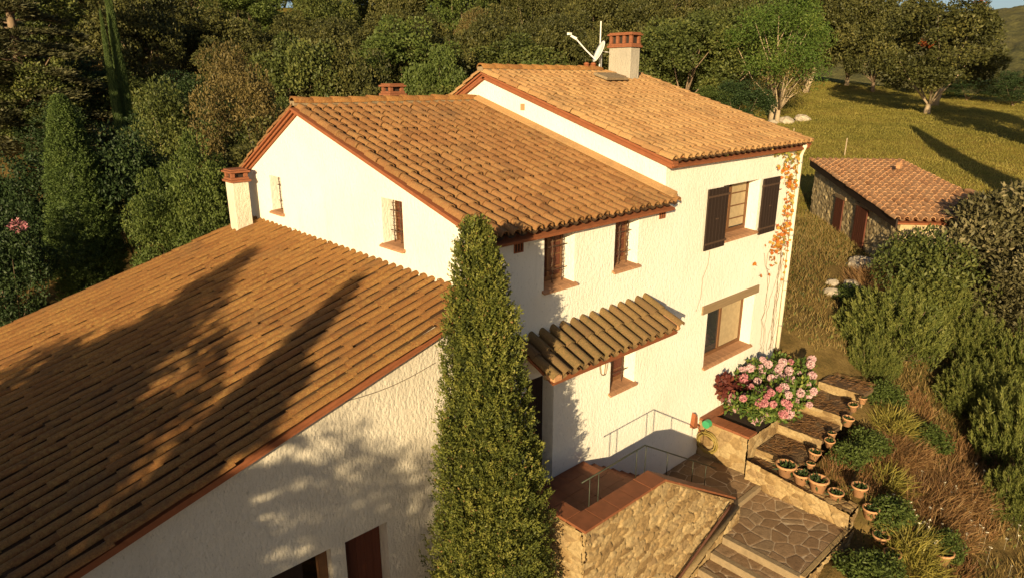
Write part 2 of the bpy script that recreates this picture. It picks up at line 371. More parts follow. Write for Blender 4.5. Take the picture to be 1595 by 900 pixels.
n.bump(n.noise(v, 9, 8, 0.75), 0.9, 0.06)
tag(mb.build('ground', n.m, smooth=True), None, None, kind='structure')

# far wooded hill beyond the meadow
mb = MB(); u = np.linspace(-0.25, 0.9, 420); t = np.linspace(0, 1, 110)
U_, T_ = np.meshgrid(u, t); ang = R(47.2) - U_; dist = 240 + 260 * T_
prof = 61 + 7 * np.sin(U_ * 7 + 1.0) + 3 * np.sin(U_ * 19)
hz = -22 + (prof + 15) * (1 - (1 - T_) ** 1.6) + 2.6 * (fbm(U_ * 130, T_ * 60, 5, 3) - 0.4) + 4.5 * (fbm(U_ * 26, T_ * 10, 8, 3) - 0.4)
X_ = np.cos(ang) * dist; Y_ = -7.5 + np.sin(ang) * dist
nu, ntt = len(u), len(t)
mb.add(np.c_[X_.ravel(), Y_.ravel(), hz.ravel()], [(j * nu + i, (j + 1) * nu + i, (j + 1) * nu + i + 1, j * nu + i + 1) for j in range(ntt - 1) for i in range(nu - 1)])
n = NT('wooded hill'); v = n.coord('Object'); a = n.noise(v, 0.22, 6, 0.7); b = n.noise(v, 0.018, 4)
n.base(n.mix(n.ramp(b, [(0.4, 0), (0.6, 0.6)]), n.ramp(a, [(0.35, (0.030, 0.034, 0.012)), (0.6, (0.115, 0.110, 0.036))]), (0.12, 0.105, 0.038)))
n.bump(n.noise(v, 0.5, 6, 0.7), 1.0, 1.5)
tag(mb.build('hills', n.m, smooth=True), None, None, kind='structure')

# ------------------------------------------------------------------ the house
house = thing('farmhouse', 'white stucco farmhouse with three clay tiled roofs stepping up the slope', 'house', (0, 0, -1.6))

def wall(name, org, du, dv, dn, brk, top, bot, holes, depth, mat, parent):
    """single skin wall; holes (a0,a1,b0,b1) get reveals going inward along -dn"""
    org, du, dv, dn = [np.array(q, float) for q in (org, du, dv, dn)]
    mb = MB(); W3 = lambda a, b, k=0.0: org + du * a + dv * b - dn * k
    cuts = sorted(set([round(q, 4) for q in brk] + [round(q, 4) for h in holes for q in h[:2]]))
    for a0, a1 in zip(cuts[:-1], cuts[1:]):
        am = (a0 + a1) / 2; hs = sorted([h for h in holes if h[0] < am < h[1]], key=lambda h: h[2])
        lo0 = lo1 = None
        segs = []; z0 = (bot(a0), bot(a1))
        for h in hs:
            segs.append((z0, (h[2], h[2]))); z0 = (h[3], h[3])
        segs.append((z0, (top(a0), top(a1))))
        for (p0, p1), (q0, q1) in segs:
            if q0 - p0 < 1e-5 and q1 - p1 < 1e-5: continue
            mb.add([W3(a0, p0), W3(a1, p1), W3(a1, q1), W3(a0, q0)], [(0, 1, 2, 3)])
    for a0, a1, b0, b1 in holes:
        for (p, q) in (((a0, b0), (a0, b1)), ((a1, b1), (a1, b0)), ((a0, b1), (a1, b1)), ((a1, b0), (a0, b0))):
            mb.add([W3(*p), W3(*q), W3(*q, depth), W3(*p, depth)], [(0, 1, 2, 3)])
    return mb.build(name, mat, parent)

FX = ((0, 0, 0), (1, 0, 0), (0, 0, 1), (0, -1, 0))          # front plane y=0
DEP = 0.34
h_w1 = (7.66, 8.40, 3.64, 4.60); h_w2 = (9.48, 10.18, 3.64, 4.57); h_lo = (9.53, 10.30, 1.16, 2.15); h_door = (7.28, 7.95, 0.0, 2.15)
h_big = (13.10, 14.68, 3.62, 4.86); h_gr = (12.90, 15.0, 0.70, 2.06)
wall('wall', *FX, [6.3, 10.95], lambda a: 4.83, lambda a: -2.9 if a < 12 else -2, [h_w1, h_w2, h_lo, h_door], DEP, M['stucco'], house)
wall('wall', *FX, [10.95, 16.45], lambda a: 5.60, lambda a: -2.0, [h_big, h_gr], DEP, M['stucco'], house)
ann_top = lambda x: 4.03 + .301 * (x - 6.3) - 0.16
h_ga = (0.9, 3.52, -1.4, 0.82); h_gb = (3.74, 4.43, -1.4, 0.80)
wall('wall', *FX, [-3.0, 6.3], ann_top, lambda a: -2.9, [h_ga, h_gb], 0.30, M['stucco_old'], house)
# gable walls (local a = y)
mtop = lambda y: min(6.62 - .2885 * (5.62 - y), 6.62 - .5 * (y - 5.62)) - 0.14
GXl = lambda x: ((x, 0, 0), (0, 1, 0), (0, 0, 1), (-1, 0, 0))
h_g1 = (2.02, 2.66, 4.20, 5.06); h_g2 = (6.68, 7.24, 4.17, 5.0)
wall('wall', *GXl(6.3), [0, 5.62, 8.45], mtop, lambda y: 0.0, [h_g1, h_g2], DEP, M['stucco'], house)
ttop = lambda y: min(7.33 - .2985 * (5.25 - y), 7.33 - .5 * (y - 5.25)) - 0.15
wall('wall', *GXl(10.95), [0, 5.25, 9.0], ttop, lambda y: 3.0, [], DEP, M['stucco'], house)
wall('wall', (16.45, 0, 0), (0, 1, 0), (0, 0, 1), (1, 0, 0), [0, 5.25, 9.0], ttop, lambda y: -1.0, [], DEP, M['stucco'], house)
mb = MB()
for x0, x1, y, z in ((6.3, 10.95, 8.45, 5.05), (10.95, 16.45, 9.0, 5.3), (-3, 6.3, 8.3, 1.0)):
    mb.add([(x0, y, -1.5), (x1, y, -1.5), (x1, y, z + (2.6 if x0 < 0 else 0)), (x0, y, z)], [(0, 1, 2, 3)])
mb.build('wall', M['stucco_old'], house)

# ---- canal tile roofs
def tile_roof(name, P0, U, Sv, width, length, mat, parent, sp=0.265, course=0.40, seed=1, skip=None, panmat=None, label=None, lift=0.0, lip=.018, stag=0.0, hf=1.2, rf=.345):
    rg = np.random.RandomState(seed); P0, U, Sv = [np.array(q, float) for q in (P0, U, Sv)]
    U /= np.linalg.norm(U); Sv /= np.linalg.norm(Sv); N = np.cross(U, Sv)
    if N[2] < 0: N = -N
    nc = int(round(width / sp)); sp = width / nc; nr = max(1, int(round(length / course))); ce = length / nr
    mb = MB(); pm = MB(); th = np.linspace(0, math.pi, 8)
    for i in range(nc + 1):
        colj = rg.normal(0, 0.006); ph = stag * rg.rand()
        for r in range(nr + (1 if stag else 0)):
            if skip and skip(i * sp, r * ce): continue
            j = rg.normal(0, 0.012, 3); ov = 0.06
            s0 = max(r * ce - 0.01 + j[1] - ph * ce, -.02); s1 = min(r * ce - ph * ce + ce + ov, length + .03)
            if s1 - s0 < .05: continue
            c0 = P0 + U * (i * sp + colj + j[0]) + Sv * s0; c1 = P0 + U * (i * sp + colj + j[0] + rg.normal(0, .010)) + Sv * s1
            r0, r1 = sp * rf, sp * rf * .885
            z0, z1 = 0.006 + lip + lift + j[2] * 0.3, 0.004 + lift
            V = []
            for (c, rr, zz) in ((c0, r0, z0), ((c0 + c1) * .5, (r0 + r1) / 2, (z0 + z1) / 2), (c1, r1, z1)):
                for a in th: V.append(c + U * rr * math.cos(a) + N * (zz - 0.03 + rr * hf * math.sin(a)))
            V += V[:8]
            for a in th: V.append(c0 + U * (r0 - .016) * math.cos(a) + N * (z0 - 0.03 + (r0 - .016) * hf * .98 * math.sin(a)))
            F = [(k, k + 1, 9 + k, 8 + k) for k in range(7)] + [(8 + k, 9 + k, 17 + k, 16 + k) for k in range(7)] + [(32 + k, 33 + k, 25 + k, 24 + k) for k in range(7)]
            mb.add(V, F, float(np.clip(rg.beta(2.2, 2.2), 0, 1)))
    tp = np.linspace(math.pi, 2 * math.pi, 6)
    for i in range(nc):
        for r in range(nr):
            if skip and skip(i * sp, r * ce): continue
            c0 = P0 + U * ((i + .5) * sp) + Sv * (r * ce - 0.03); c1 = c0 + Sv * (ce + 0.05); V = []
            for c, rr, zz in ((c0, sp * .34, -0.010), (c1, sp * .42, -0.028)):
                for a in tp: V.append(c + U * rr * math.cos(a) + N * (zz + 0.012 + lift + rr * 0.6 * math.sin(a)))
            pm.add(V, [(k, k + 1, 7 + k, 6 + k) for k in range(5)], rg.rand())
    base = MB(); b0 = P0 - N * 0.135
    base.prism([b0, b0 + U * width, b0 + U * width + Sv * length, b0 + Sv * length], -N * 0.05)
    ro = mb.build(name, mat, parent, smooth=False, label=label)
    for p in ro.data.polygons: p.use_smooth = True
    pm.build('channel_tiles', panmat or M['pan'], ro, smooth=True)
    base.build('roof_boarding', M['terracotta'], ro)
    return ro

def unit(v): v = np.array(v, float); return v / np.linalg.norm(v)
def plen(a, b): return float(np.linalg.norm(np.array(b) - np.array(a)))
# each roof: covers run up the slope
r_mid = tile_roof('roof', (6.30, -.30, 4.82), (1, 0, 0), (0, 5.92, 1.708), 4.64, plen((-.30, 4.82), (5.62, 6.528)), M['tile'], house, seed=3, sp=.235, course=.345, label='weathered middle roof of rounded clay tiles')
tile_roof('roof', (10.90, 8.60, 5.04), (-1, 0, 0), (0, -2.98, 1.49), 4.64, plen((8.6, 5.04), (5.62, 6.53)), M['tile'], house, seed=4, sp=.235, course=.345)
r_tall = tile_roof('roof', (10.86, -.22, 5.60), (1, 0, 0), (0, 5.47, 1.633), 5.72, plen((-.22, 5.60), (5.25, 7.233)), M['tile_pale'], house, seed=5, sp=0.235, course=.345, label='highest roof of paler clay tiles with a small roof window')
tile_roof('roof', (16.58, 9.1, 5.31), (-1, 0, 0), (0, -3.85, 1.925), 5.72, plen((9.1, 5.31), (5.25, 7.235)), M['tile_pale'], house, seed=6, sp=0.235, course=.345)
r_ann = tile_roof('roof', (-3.0, 8.45, 1.12), (0, -1, 0), (9.32, 0, 2.805), 8.57, plen((-3, 1.12), (6.32, 3.925)), M['tile_old'], house, seed=8, sp=0.228, course=0.46, lip=.012, stag=1.0, hf=.62, rf=.36, label='broad low lichened roof sloping down to the left')

def ridge(parent, p0, p1, mat, seed):
    rg = np.random.RandomState(seed); p0, p1 = np.array(p0), np.array(p1); L = np.linalg.norm(p1 - p0); nn = int(L / 0.4); mb = MB()
    t = unit(p1 - p0); s_ = np.cross(t, (0, 0, 1.)); th = np.linspace(-0.15, math.pi + 0.15, 9)
    for i in range(nn):
        a = p0 + t * L * i / nn; b = p0 + t * (L * (i + 1) / nn + 0.05); V = []; dz = rg.normal(0, .006)
        for c, rr, zz in ((a, .125, .015 + dz), (b, .105, 0)):
            for q in th: V.append(c + s_ * rr * math.cos(q) + np.array([0, 0, zz + rr * math.sin(q) * .85 - 0.02]))
        V += [a + s_ * .1 * math.cos(q) + np.array([0, 0, dz + .10 * math.sin(q) * .85 - .02]) for q in th]
        mb.add(V, [(k, k + 1, 10 + k, 9 + k) for k in range(8)] + [(18 + k, 19 + k, k + 1, k) for k in range(8)], rg.rand())
    mb.build('ridge_cap', mat, parent, smooth=True)
    mo = MB(); mo.box((p0 + p1) / 2 + np.array([0, 0, -.03]), (abs(t @ [1, 0, 0]) * L + abs(t @ [0, 1, 0]) * .2, abs(t @ [1, 0, 0]) * .2 + abs(t @ [0, 1, 0]) * L, .09)); mo.build('ridge_mortar', M['concrete'], parent)
ridge(r_mid, (6.22, 5.62, 6.60), (10.93, 5.62, 6.60), M['tile_old'], 1)
ridge(r_tall, (10.78, 5.25, 7.30), (15.1, 5.25, 7.30), M['tile_old'], 2); ridge(r_tall, (15.95, 5.25, 7.30), (16.62, 5.25, 7.30), M['tile_old'], 3)

def rake_trim(parent, a, b, out, dz=-0.12, zs=1.0):
    """two stepped courses of flat red tile under a roof edge from a to b, projecting along out"""
    a, b, out = np.array(a, float), np.array(b, float), np.array(out, float)
    mb = MB()
    for k, (o0, o1, z0, z1) in enumerate(((-.05, .135, -.045, 0), (-.05, .085, -.10, -.051))):
        z0 *= zs; z1 *= zs
        pl = [a + out * o0 + (0, 0, dz + z0), a + out * o1 + (0, 0, dz + z0), a + out * o1 + (0, 0, dz + z1), a + out * o0 + (0, 0, dz + z1)]
        mb.prism(pl, b - a)
    return mb.build('edge_trim', M['terracotta'], parent)
rake_trim(r_mid, (6.3, -.30, 4.90), (6.3, 5.62, 6.61), (-1, 0, 0)); rake_trim(r_mid, (6.3, 8.6, 5.12), (6.3, 5.625, 6.61), (-1, 0, 0))
rake_trim(r_tall, (10.95, -.22, 5.68), (10.95, 5.25, 7.31), (-1, 0, 0)); rake_trim(r_tall, (10.95, 9.1, 5.385), (10.95, 5.255, 7.31), (-1, 0, 0))
rake_trim(r_tall, (16.45, -.22, 5.68), (16.45, 5.25, 7.31), (1, 0, 0))
rake_trim(r_mid, (6.22, -.002, 4.88), (10.945, -.002, 4.88), (0, -1.5, 0), -0.035, .6)
rake_trim(r_tall, (10.86, -.002, 5.66), (16.55, -.002, 5.66), (0, -1.2, 0), -0.035, .6)
rake_trim(r_ann, (-3, 0, 1.20), (6.29, 0, 3.998), (0, -1, 0), -0.175)
# verge course: mortar band where the middle roof meets the taller wall, and the annex roof meets the gable
mb = MB()
mb.prism([(10.80, -.28, 4.90), (10.945, -.28, 4.90), (10.945, -.28, 5.0), (10.80, -.28, 4.93)], (0, 5.8, 1.673)); mb.build('mortar_flashing', M['tile_pale'], r_mid)
mb = MB(); mb.prism([(5.12, 7.1, 3.62), (6.29, 7.1, 3.975), (6.29, 7.1, 4.02), (5.12, 7.1, 3.66)], (0, .001, 0)); 
# roof window on the tall roof
sk = MB(); cz = lambda y: 5.68 + .2985 * (y + .22)
sk.prism([(14.1, 4.15, cz(4.15) + .03), (14.95, 4.15, cz(4.15) + .03), (14.95, 4.6, cz(4.6) + .03), (14.1, 4.6, cz(4.6) + .03)], (0, -.02, .06))
o = sk.build('roof_window', M['concrete'], r_tall)
# ---- chimneys
def chimney(x0, x1, y0, y1, zb, zs, mat, capmat, name='chimney', capt=0.34, label=None):
    mb = MB(); mb.bx(x0, x1, y0, y1, zb, zs); o = mb.build(name, mat, house, label=label, bevel=0.012)
    c = MB(); e = .05
    c.bx(x0 - e, x1 + e, y0 - e, y1 + e, zs + .002, zs + .05); c.bx(x0 - e * .4, x1 + e * .4, y0 - e * .4, y1 + e * .4, zs + .052, zs + .10)
    zt = zs + capt - .07
    nx_ = 3 if x1 - x0 > .5 else 2; ny_ = 4 if y1 - y0 > .7 else (3 if y1 - y0 > .5 else 2)
    for i in range(nx_):
        for j in range(ny_):
            if 0 < i < nx_ - 1 and 0 < j < ny_ - 1: continue
            px = x0 + .04 + (x1 - x0 - .08) * i / (nx_ - 1); py = y0 + .04 + (y1 - y0 - .08) * j / (ny_ - 1)
            c.box((px, py, (zs + .102 + zt) / 2), (.085, .085, zt - zs - .104))
    c.bx(x0 - e, x1 + e, y0 - e, y1 + e, zt, zt + .04); c.bx(x0 - .01, x1 + .01, y0 - .01, y1 + .01, zt + .042, zt + .075)
    c.build('chimney_cap', capmat, o, bevel=0.006)
    k = MB(); k.bx(x0 + .06, x1 - .06, y0 + .06, y1 - .06, zs + .10, zt - .002); k.build('flue', M['dark'], o)
    return o
chimney(15.42, 15.82, 4.45, 5.20, 6.6, 7.86, M['stucco_grey'], M['captile'], capt=.38, label='tall grey rendered chimney on the highest roof')
chimney(5.68, 6.05, 7.82, 8.22, 3.3, 4.82, M['stucco_old'], M['captile'], capt=.28, label='white rendered chimney at the top edge of the low roof')
chimney(9.12, 9.50, 6.55, 6.92, 5.6, 6.66, M['stucco_old'], M['captile'], capt=.27, label='chimney behind the middle ridge')

# ---- windows
def front(a, z, k=0.0): return np.array([a, k, z])
def gable(a, z, k=0.0): return np.array([6.3 + k, a, z])
def fbox(mb, mp, a0, a1, z0, z1, k0, k1, var=.5):
    p = mp(a0, z0, k0); q = mp(a1, z1, k1); lo = np.minimum(p, q); hi = np.maximum(p, q)
    mb.bx(lo[0], hi[0], lo[1], hi[1], lo[2], hi[2], var)
def sill(mp, h, out=.07, over=.05, parent=None, mat='sillstone', th=.05):
    mb = MB(); nn = max(2, int((h[1] - h[0] + 2 * over) / .2)); w_ = (h[1] - h[0] + 2 * over) / nn
    for i in range(nn):
        a = h[0] - over + i * w_; inner = h[2] + .05
        a0, a1 = a + .003, a + w_ - .003
        lo = mp(a0, h[2] - .02, -out); 
        pl = [mp(a0, h[2] - th * .4, -out), mp(a0, h[2] + .012, -out), mp(a0, h[2] + .045, .0), mp(a0, h[2] + .0, .0)]
        mb.prism(pl, mp(a1, 0, 0) - mp(a0, 0, 0), .3 + .4 * random.random())
    for i in range(nn):
        a0 = h[0] + (h[1] - h[0]) * i / nn + .002; a1 = h[0] + (h[1] - h[0]) * (i + 1) / nn - .002
        pl = [mp(a0, h[2] + .004, .001), mp(a0, h[2] + .045, .001), mp(a0, h[2] + .075, DEP - .01), mp(a0, h[2] + .004, DEP - .01)]
        mb.prism(pl, mp(a1, 0, 0) - mp(a0, 0, 0), .3 + .4 * random.random())
    return mb.build('sill', M[mat], parent, bevel=.004)
def window(mp, h, style, name='window', label=None):
    f = MB(); a0, a1, z0, z1 = h; k = DEP - .07; t = .06; z0i = z0 + .076
    for q in ((a0, a0 + t, z0i, z1), (a1 - t, a1, z0i, z1)): fbox(f, mp, *q, k, k + .06)
    for q in ((a0 + t, a1 - t, z0i, z0i + t + .02), (a0 + t, a1 - t, z1 - t, z1)): fbox(f, mp, *q, k, k + .058)
    am = (a0 + a1) / 2
    if style != 'open': fbox(f, mp, am - .035, am + .035, z0i + t + .02, z1 - t, k - .004, k + .05)
    if style in ('bars', 'multi'):
        nb = 4
        for i in range(1, nb): 
            zz = z0i + (z1 - z0i) * i / nb
            fbox(f, mp, a0 + t, am - .035, zz - .012, zz + .012, k + .008, k + .045); fbox(f, mp, am + .035, a1 - t, zz - .012, zz + .012, k + .008, k + .045)
    o = f.build(name, M['frame'], house, label=label)
    g = MB()
    if style == 'bars':
        for i in range(4): fbox(g, mp, a0 + t + (a1 - a0 - 2 * t) * i / 4 + .004, a0 + t + (a1 - a0 - 2 * t) * (i + 1) / 4 - .004, z0i + t, z1 - t, k + .012, k + .034)
        g.build('inner_shutter', M['redwood'], o)
    else: fbox(g, mp, a0 + t, a1 - t, z0i + t, z1 - t, k + .03, k + .034); g.build('pane', M['glass'], o)
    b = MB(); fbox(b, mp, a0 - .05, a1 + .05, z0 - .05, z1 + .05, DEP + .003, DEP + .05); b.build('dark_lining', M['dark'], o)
    sill(mp, h, parent=o)
    return o
def grille(mp, h, parent, nb=3):
    mb = MB(); a0, a1, z0, z1 = h; rg = np.random.RandomState(int(a0 * 100))
    for i in range(nb):
        a = a0 + (a1 - a0) * (i + .5) / nb; zz = np.linspace(z0 + .04, z1, 15)
        P = [mp(a + .012 * math.sin(j * 2.1 + i), z, .17) for j, z in enumerate(zz)]
        mb.tube(P, .011, 5)
        for j in range(1, 14):
            for sg in (-1, 1):
                p = P[j]; q = mp(a + sg * .055, zz[j] + .025, .17 + rg.normal(0, .01)); mb.tube([p, q], [.007, .002], 4)
    for z in (z0 + (z1 - z0) * .3, z0 + (z1 - z0) * .72):
        mb.tube([mp(a0 - .01, z, .17), mp(a1 + .01, z, .17)], .009, 5)
    mb.build('grille', M['iron'], parent, smooth=True)
for mp, h, lab in ((front, h_w1, 'narrow barred window nearest the big cypress'), (front, h_w2, 'narrow barred window in the middle of the facade'),
                   (front, h_lo, 'small low window under the tiled awning'), (gable, h_g1, 'barred gable window above the low roof'), (gable, h_g2, 'barred gable window beside the white chimney')):
    o = window(mp, h, 'bars', label=lab); grille(mp, h, o, 2 if h is h_lo else 3)
o_big = window(front, h_big, 'multi', label='brown framed window between open dark shutters')
# ground floor window: wooden frame, one leaf with a tan sheet painting the reflection of sunlit stone
o_gr = window(front, h_gr, 'plain', label='wide ground floor window under a timber lintel')
cu = MB(); V = []; aa = np.linspace(13.72, 14.92, 30)
for z in (.84, 1.98): V += [front(a, z, DEP - .02 + .008 * math.sin(a * 40)) for a in aa]
cu.add(V, [(i, i + 1, 31 + i, 30 + i) for i in range(29)]); 
cu2 = MB(); fbox(cu2, front, 13.98, 14.92, .84, 1.99, DEP - .045, DEP - .041); cu2.build('tan_pane', M['tan_pane'], o_gr)
cu3 = MB(); fbox(cu3, front, 13.95, 14.60, 3.80, 4.78, DEP - .045, DEP - .041); cu3.build('tan_pane', M['tan_pane'], o_big)
li = MB(); li.bx(12.64, 15.14, -.035, .12, 2.062, 2.26); li.build('lintel', M['oldwood'], o_gr, bevel=.012)
# shutters of the upper window, folded back against the wall
def shutter(a0, a1, z0, z1, y, hinge):
    mb = MB(); nb = 6; w_ = (a1 - a0) / nb
    for i in range(nb): mb.bx(a0 + i * w_ + .004, a0 + (i + 1) * w_ - .004, y - .035, y, z0, z1)
    o = mb.build('shutter', M['shutter'], house, bevel=.004)
    for z in (z0 + .14, z1 - .16):
        b = MB(); b.bx(a0 + .01, a1 - .01, y - .043, y - .0355, z - .02, z + .02)
        hx = a1 if hinge > 0 else a0; b.bx(hx - .02, hx + .05, y - .04, y - .005, z - .025, z + .025); b.build('hinge', M['iron'], o)
    b = MB(); b.bx((a0 + a1) / 2 - .05, (a0 + a1) / 2 + .05, y - .045, y - .036, (z0 + z1) / 2 - .012, (z0 + z1) / 2 + .012)
    b.build('latch', M['iron'], o)
    return o
shutter(12.38, 13.17, 3.56, 4.86, -.06, 1); shutter(14.70, 15.46, 3.56, 4.86, -.06, -1)
# vents
def vent(mp, a, z, w_=.20, h_=.16):
    mb = MB()
    for i in range(4): fbox(mb, mp, a + i * (w_ - .02) / 3, a + i * (w_ - .02) / 3 + .022, z + .02, z + h_ - .02, -.015, .05)
    fbox(mb, mp, a, a + w_, z, z + .02, -.015, .05); fbox(mb, mp, a, a + w_, z + h_ - .02, z + h_, -.015, .05)
    o = mb.build('vent', M['terracotta'], house); q = MB(); fbox(q, mp, a + .01, a + w_ - .01, z + .02, z + h_ - .02, -.004, .045); q.build('vent_opening', M['dark'], o)
vent(front, 6.98, 4.42); vent(front, 10.80, 4.45)
mb = MB(); mb.bx(10.925, 10.949, 3.9, 4.02, 6.36, 6.50); mb.build('vent', M['pot'], house)
# porch door and annex doors
mb = MB()
for i in range(5): mb.bx(7.29 + i * .13, 7.29 + i * .13 + .126, .26, .30, .01, 2.14)
d_ = mb.build('door', M['shutter'], house); k = MB(); k.lathe((7.40, .235, 1.0), [(0, -.02), (.02, -.02), (.025, 0), (.02, .02), (0, .02)], 8); k.build('door_handle', M['iron'], d_)
mb = MB()
for i in range(5): mb.bx(3.75 + i * .135, 3.75 + i * .135 + .131, .22, .26, -1.4, .79)
mb.build('door', M['redwood'], house)
mb = MB(); mb.bx(.9, 3.2, .26, .29, -1.4, .81); mb.build('garage_door', M['shutter'], house)
for x in (3.40,): mb = MB(); mb.bx(x, x + .12, .14, .25, -1.4, .81); mb.build('door_post', M['frame'], house)

# tiled awning over the entrance
aw = tile_roof('awning_roof', (7.10, -.86, 2.57), (1, 0, 0), (0, .88, .40), 3.40, plen((-.86, 2.57), (.02, 2.97)), M['tile_dark'], house, sp=.262, course=.46, seed=21, label='small mossy tiled awning above the entrance', panmat=M['tile_dark'])
for x in (7.2, 9.25, 10.28): mb = MB(); mb.prism([(x, -.80, 2.44), (x, -.62, 2.40), (x, -.005, 2.62), (x, -.005, 2.80)], (.12, 0, 0)); mb.build('awning_bracket', M['oldwood'], aw, bevel=.01)
mb = MB(); mb.bx(7.05, 10.45, -.70, -.62, 2.48, 2.55); mb.build('awning_beam', M['oldwood'], aw)
mb = MB(); mb.prism([(7.02, -.88, 2.50), (7.02, -.70, 2.52), (7.02, -.70, 2.66), (7.02, -.88, 2.60)], (.20, 0, 0)); mb.build('verge_mortar', M['pot'], aw, bevel=.02); mb = MB(); mb.prism([(10.40, -.86, 2.50), (10.40, -.5, 2.62), (10.40, -.5, 2.74), (10.40, -.86, 2.60)], (.09, 0, 0)); mb.build('verge_mortar', M['pot'], aw, bevel=.02)
# drain pipe at the right corner
mb = MB(); mb.tube([(16.30, -.20, 5.52), (16.42, -.12, 5.42), (16.44, -.07, 5.25), (16.44, -.07, 3), (16.44, -.07, .1)], .048, 10); dp = mb.build('drain_pipe', M['cream'], house, smooth=True)
mb = MB()
for z in (.9, 2.1, 3.3, 4.5, 5.1): mb = MB(); mb.lathe((16.44, -.07, z), [(.0485, -.02), (.056, -.02), (.056, .02), (.0485, .02)], 10); mb.build('pipe_bracket', M['steel'], dp)
# ------------------------------------------------------------------ masonry sheets
def masonry(mb, P0, U, V, N, wu, top, bot, res, cu_, cv_, relief, seed, flat=False, thick=None):
    """irregular stones from a jittered cell pattern, with real relief"""
    P0, U, V, N = [np.array(q, float) for q in (P0, U, V, N)]; rg = np.random.RandomState(seed)
    nu = max(2, int(wu / res)); hmax = max(top(a) - bot(a) for a in np.linspace(0, wu, 9)); nv = max(2, int(hmax / res))
    a = np.linspace(0, wu, nu + 1); T = np.linspace(0, 1, nv + 1); A, TT = np.meshgrid(a, T)
    tp = np.array([top(q) for q in a]); bt = np.array([bot(q) for q in a]); B = bt[None] + TT * (tp - bt)[None]
    ca, cb = np.arange(-1, wu / cu_ + 2), np.arange(math.floor(bt.min() / cv_) - 1, tp.max() / cv_ + 2)
    sa, sb = np.meshgrid(ca, cb); off = (np.arange(len(cb)) % 2)[:, None] * .5
    sx = (sa + off + rg.uniform(-.48, .48, sa.shape)).ravel(); sy = (sb + rg.uniform(-.46, .46, sb.shape)).ravel()
    val = rg.rand(len(sx)); bulge = rg.uniform(.35, 1, len(sx)); tilt = rg.normal(0, .35, (len(sx), 2))
    x = A.ravel() / cu_; y = B.ravel() / cv_
    x = x + .12 * (fbm(A.ravel() * 6, B.ravel() * 6, seed) - .47) * (0.4 if flat else 1); y = y + .12 * (fbm(A.ravel() * 6, B.ravel() * 6, seed + 5) - .47) * (0.4 if flat else 1)
    E = np.empty(len(x)); Id = np.empty(len(x), int)
    for i in range(0, len(x), 3000):
        dx = x[i:i + 3000, None] - sx; dy = y[i:i + 3000, None] - sy; dd = np.hypot(dx, dy); o = np.argpartition(dd, 1, axis=1)[:, :2]
        d2 = np.take_along_axis(dd, o, 1); f1 = d2.min(1); f2 = d2.max(1); E[i:i + 3000] = f2 - f1
        Id[i:i + 3000] = np.where(d2[:, 0] <= d2[:, 1], o[:, 0], o[:, 1])
    e = np.clip(E / .20, 0, 1); hgt = (1 - (1 - e) ** 2) * bulge[Id]
    if flat: hgt = np.clip(E / .14, 0, 1) * (.6 + .4 * bulge[Id])
    else: hgt = hgt * (1 + tilt[Id, 0] * (x - sx[Id]) + tilt[Id, 1] * (y - sy[Id])) + .7 * (fbm(A.ravel() * 20, B.ravel() * 34, seed + 2) - .47)
    P = P0 + U * A.ravel()[:, None] + V * B.ravel()[:, None] + N * (hgt * relief)[:, None]
    k = nu + 1
    mb.add(P, [(j * k + i, j * k + i + 1, (j + 1) * k + i + 1, (j + 1) * k + i) for j in range(nv) for i in range(nu)], val[Id], np.clip(E / .5, 0, 1) if not flat else np.clip(E / .45, 0, 1))

# ------------------------------------------------------------------ entrance landing, stairs, parapet
lan = thing('entrance_stairs', 'stone walled entrance landing and stairs with red tile capping', 'stairs', (8.8, -1, -1.6))
wt = lambda a: .40 if a < 2.0 else .40 - (a - 2.0) * .60        # parapet top along x from 6.8
mb = MB()
masonry(mb, (6.80, -1.78, 0), (1, 0, 0), (0, 0, 1), (0, -1, 0), 4.66, wt, lambda a: -2.9, .020, .27, .12, .055, 31)
masonry(mb, (6.80, .02, 0), (0, -1, 0), (0, 0, 1), (-1, 0, 0), 1.80, lambda a: .40, lambda a: -2.9, .022, .27, .12, .055, 32)
masonry(mb, (11.46, -1.78, 0), (0, 1, 0), (0, 0, 1), (1, 0, 0), .30, lambda a: -1.19, lambda a: -2.6, .022, .26, .17, .04, 33)
mb.bx(6.82, 8.8, -1.76, -1.50, -2.6, .395); mb.prism([(8.8, -1.76, .395), (8.8, -1.76, -2.6), (11.44, -1.76, -2.6), (11.44, -1.76, -1.19)], (0, .26, 0)); mb.bx(6.82, 7.06, -1.5, 0, -2.6, .395)
mb.build('parapet_wall', M['stonewall'], lan, smooth=True)
cap = MB(); rg = random.Random(5)
x = 6.76
for i in range(5):
    w_ = (8.86 - 6.76) / 5; cap.bx(6.76 + i * w_ + .004, 6.76 + (i + 1) * w_ - .004, -1.84, -1.45, .402, .447 + rg.uniform(0, .004), rg.random())
for i in range(4):
    w_ = 1.44 / 4; cap.bx(6.76, 7.10, -1.447 + i * w_ + .004, -1.447 + (i + 1) * w_ - .004, .402, .447 + rg.uniform(0, .004))
sl = unit((1, 0, -.60)); n0 = np.array([8.868, 0, .44])
for i in range(6):
    L_ = 2.62 * math.hypot(1, .6) / 6; a = np.array([8.868, -1.84, .398]) + sl * L_ * i; b = sl * (L_ - .008)
    cap.prism([a, a + np.array([0, .39, 0]), a + np.array([0, .39, .045]), a + np.array([0, 0, .045])], b)
cap.build('red_capping', M['redtile'], lan, bevel=.006)
st = MB(); st.bx(7.06, 8.82, -1.5, -.002, -1.6, -.012)
for i in range(8): st.bx(8.822 + .3 * i, 8.82 + .3 * (i + 1), -1.498, -.004, -1.7, -.18 * (i + 1) - .012)
st.build('stair_block', M['concrete'], lan)
fl = MB()
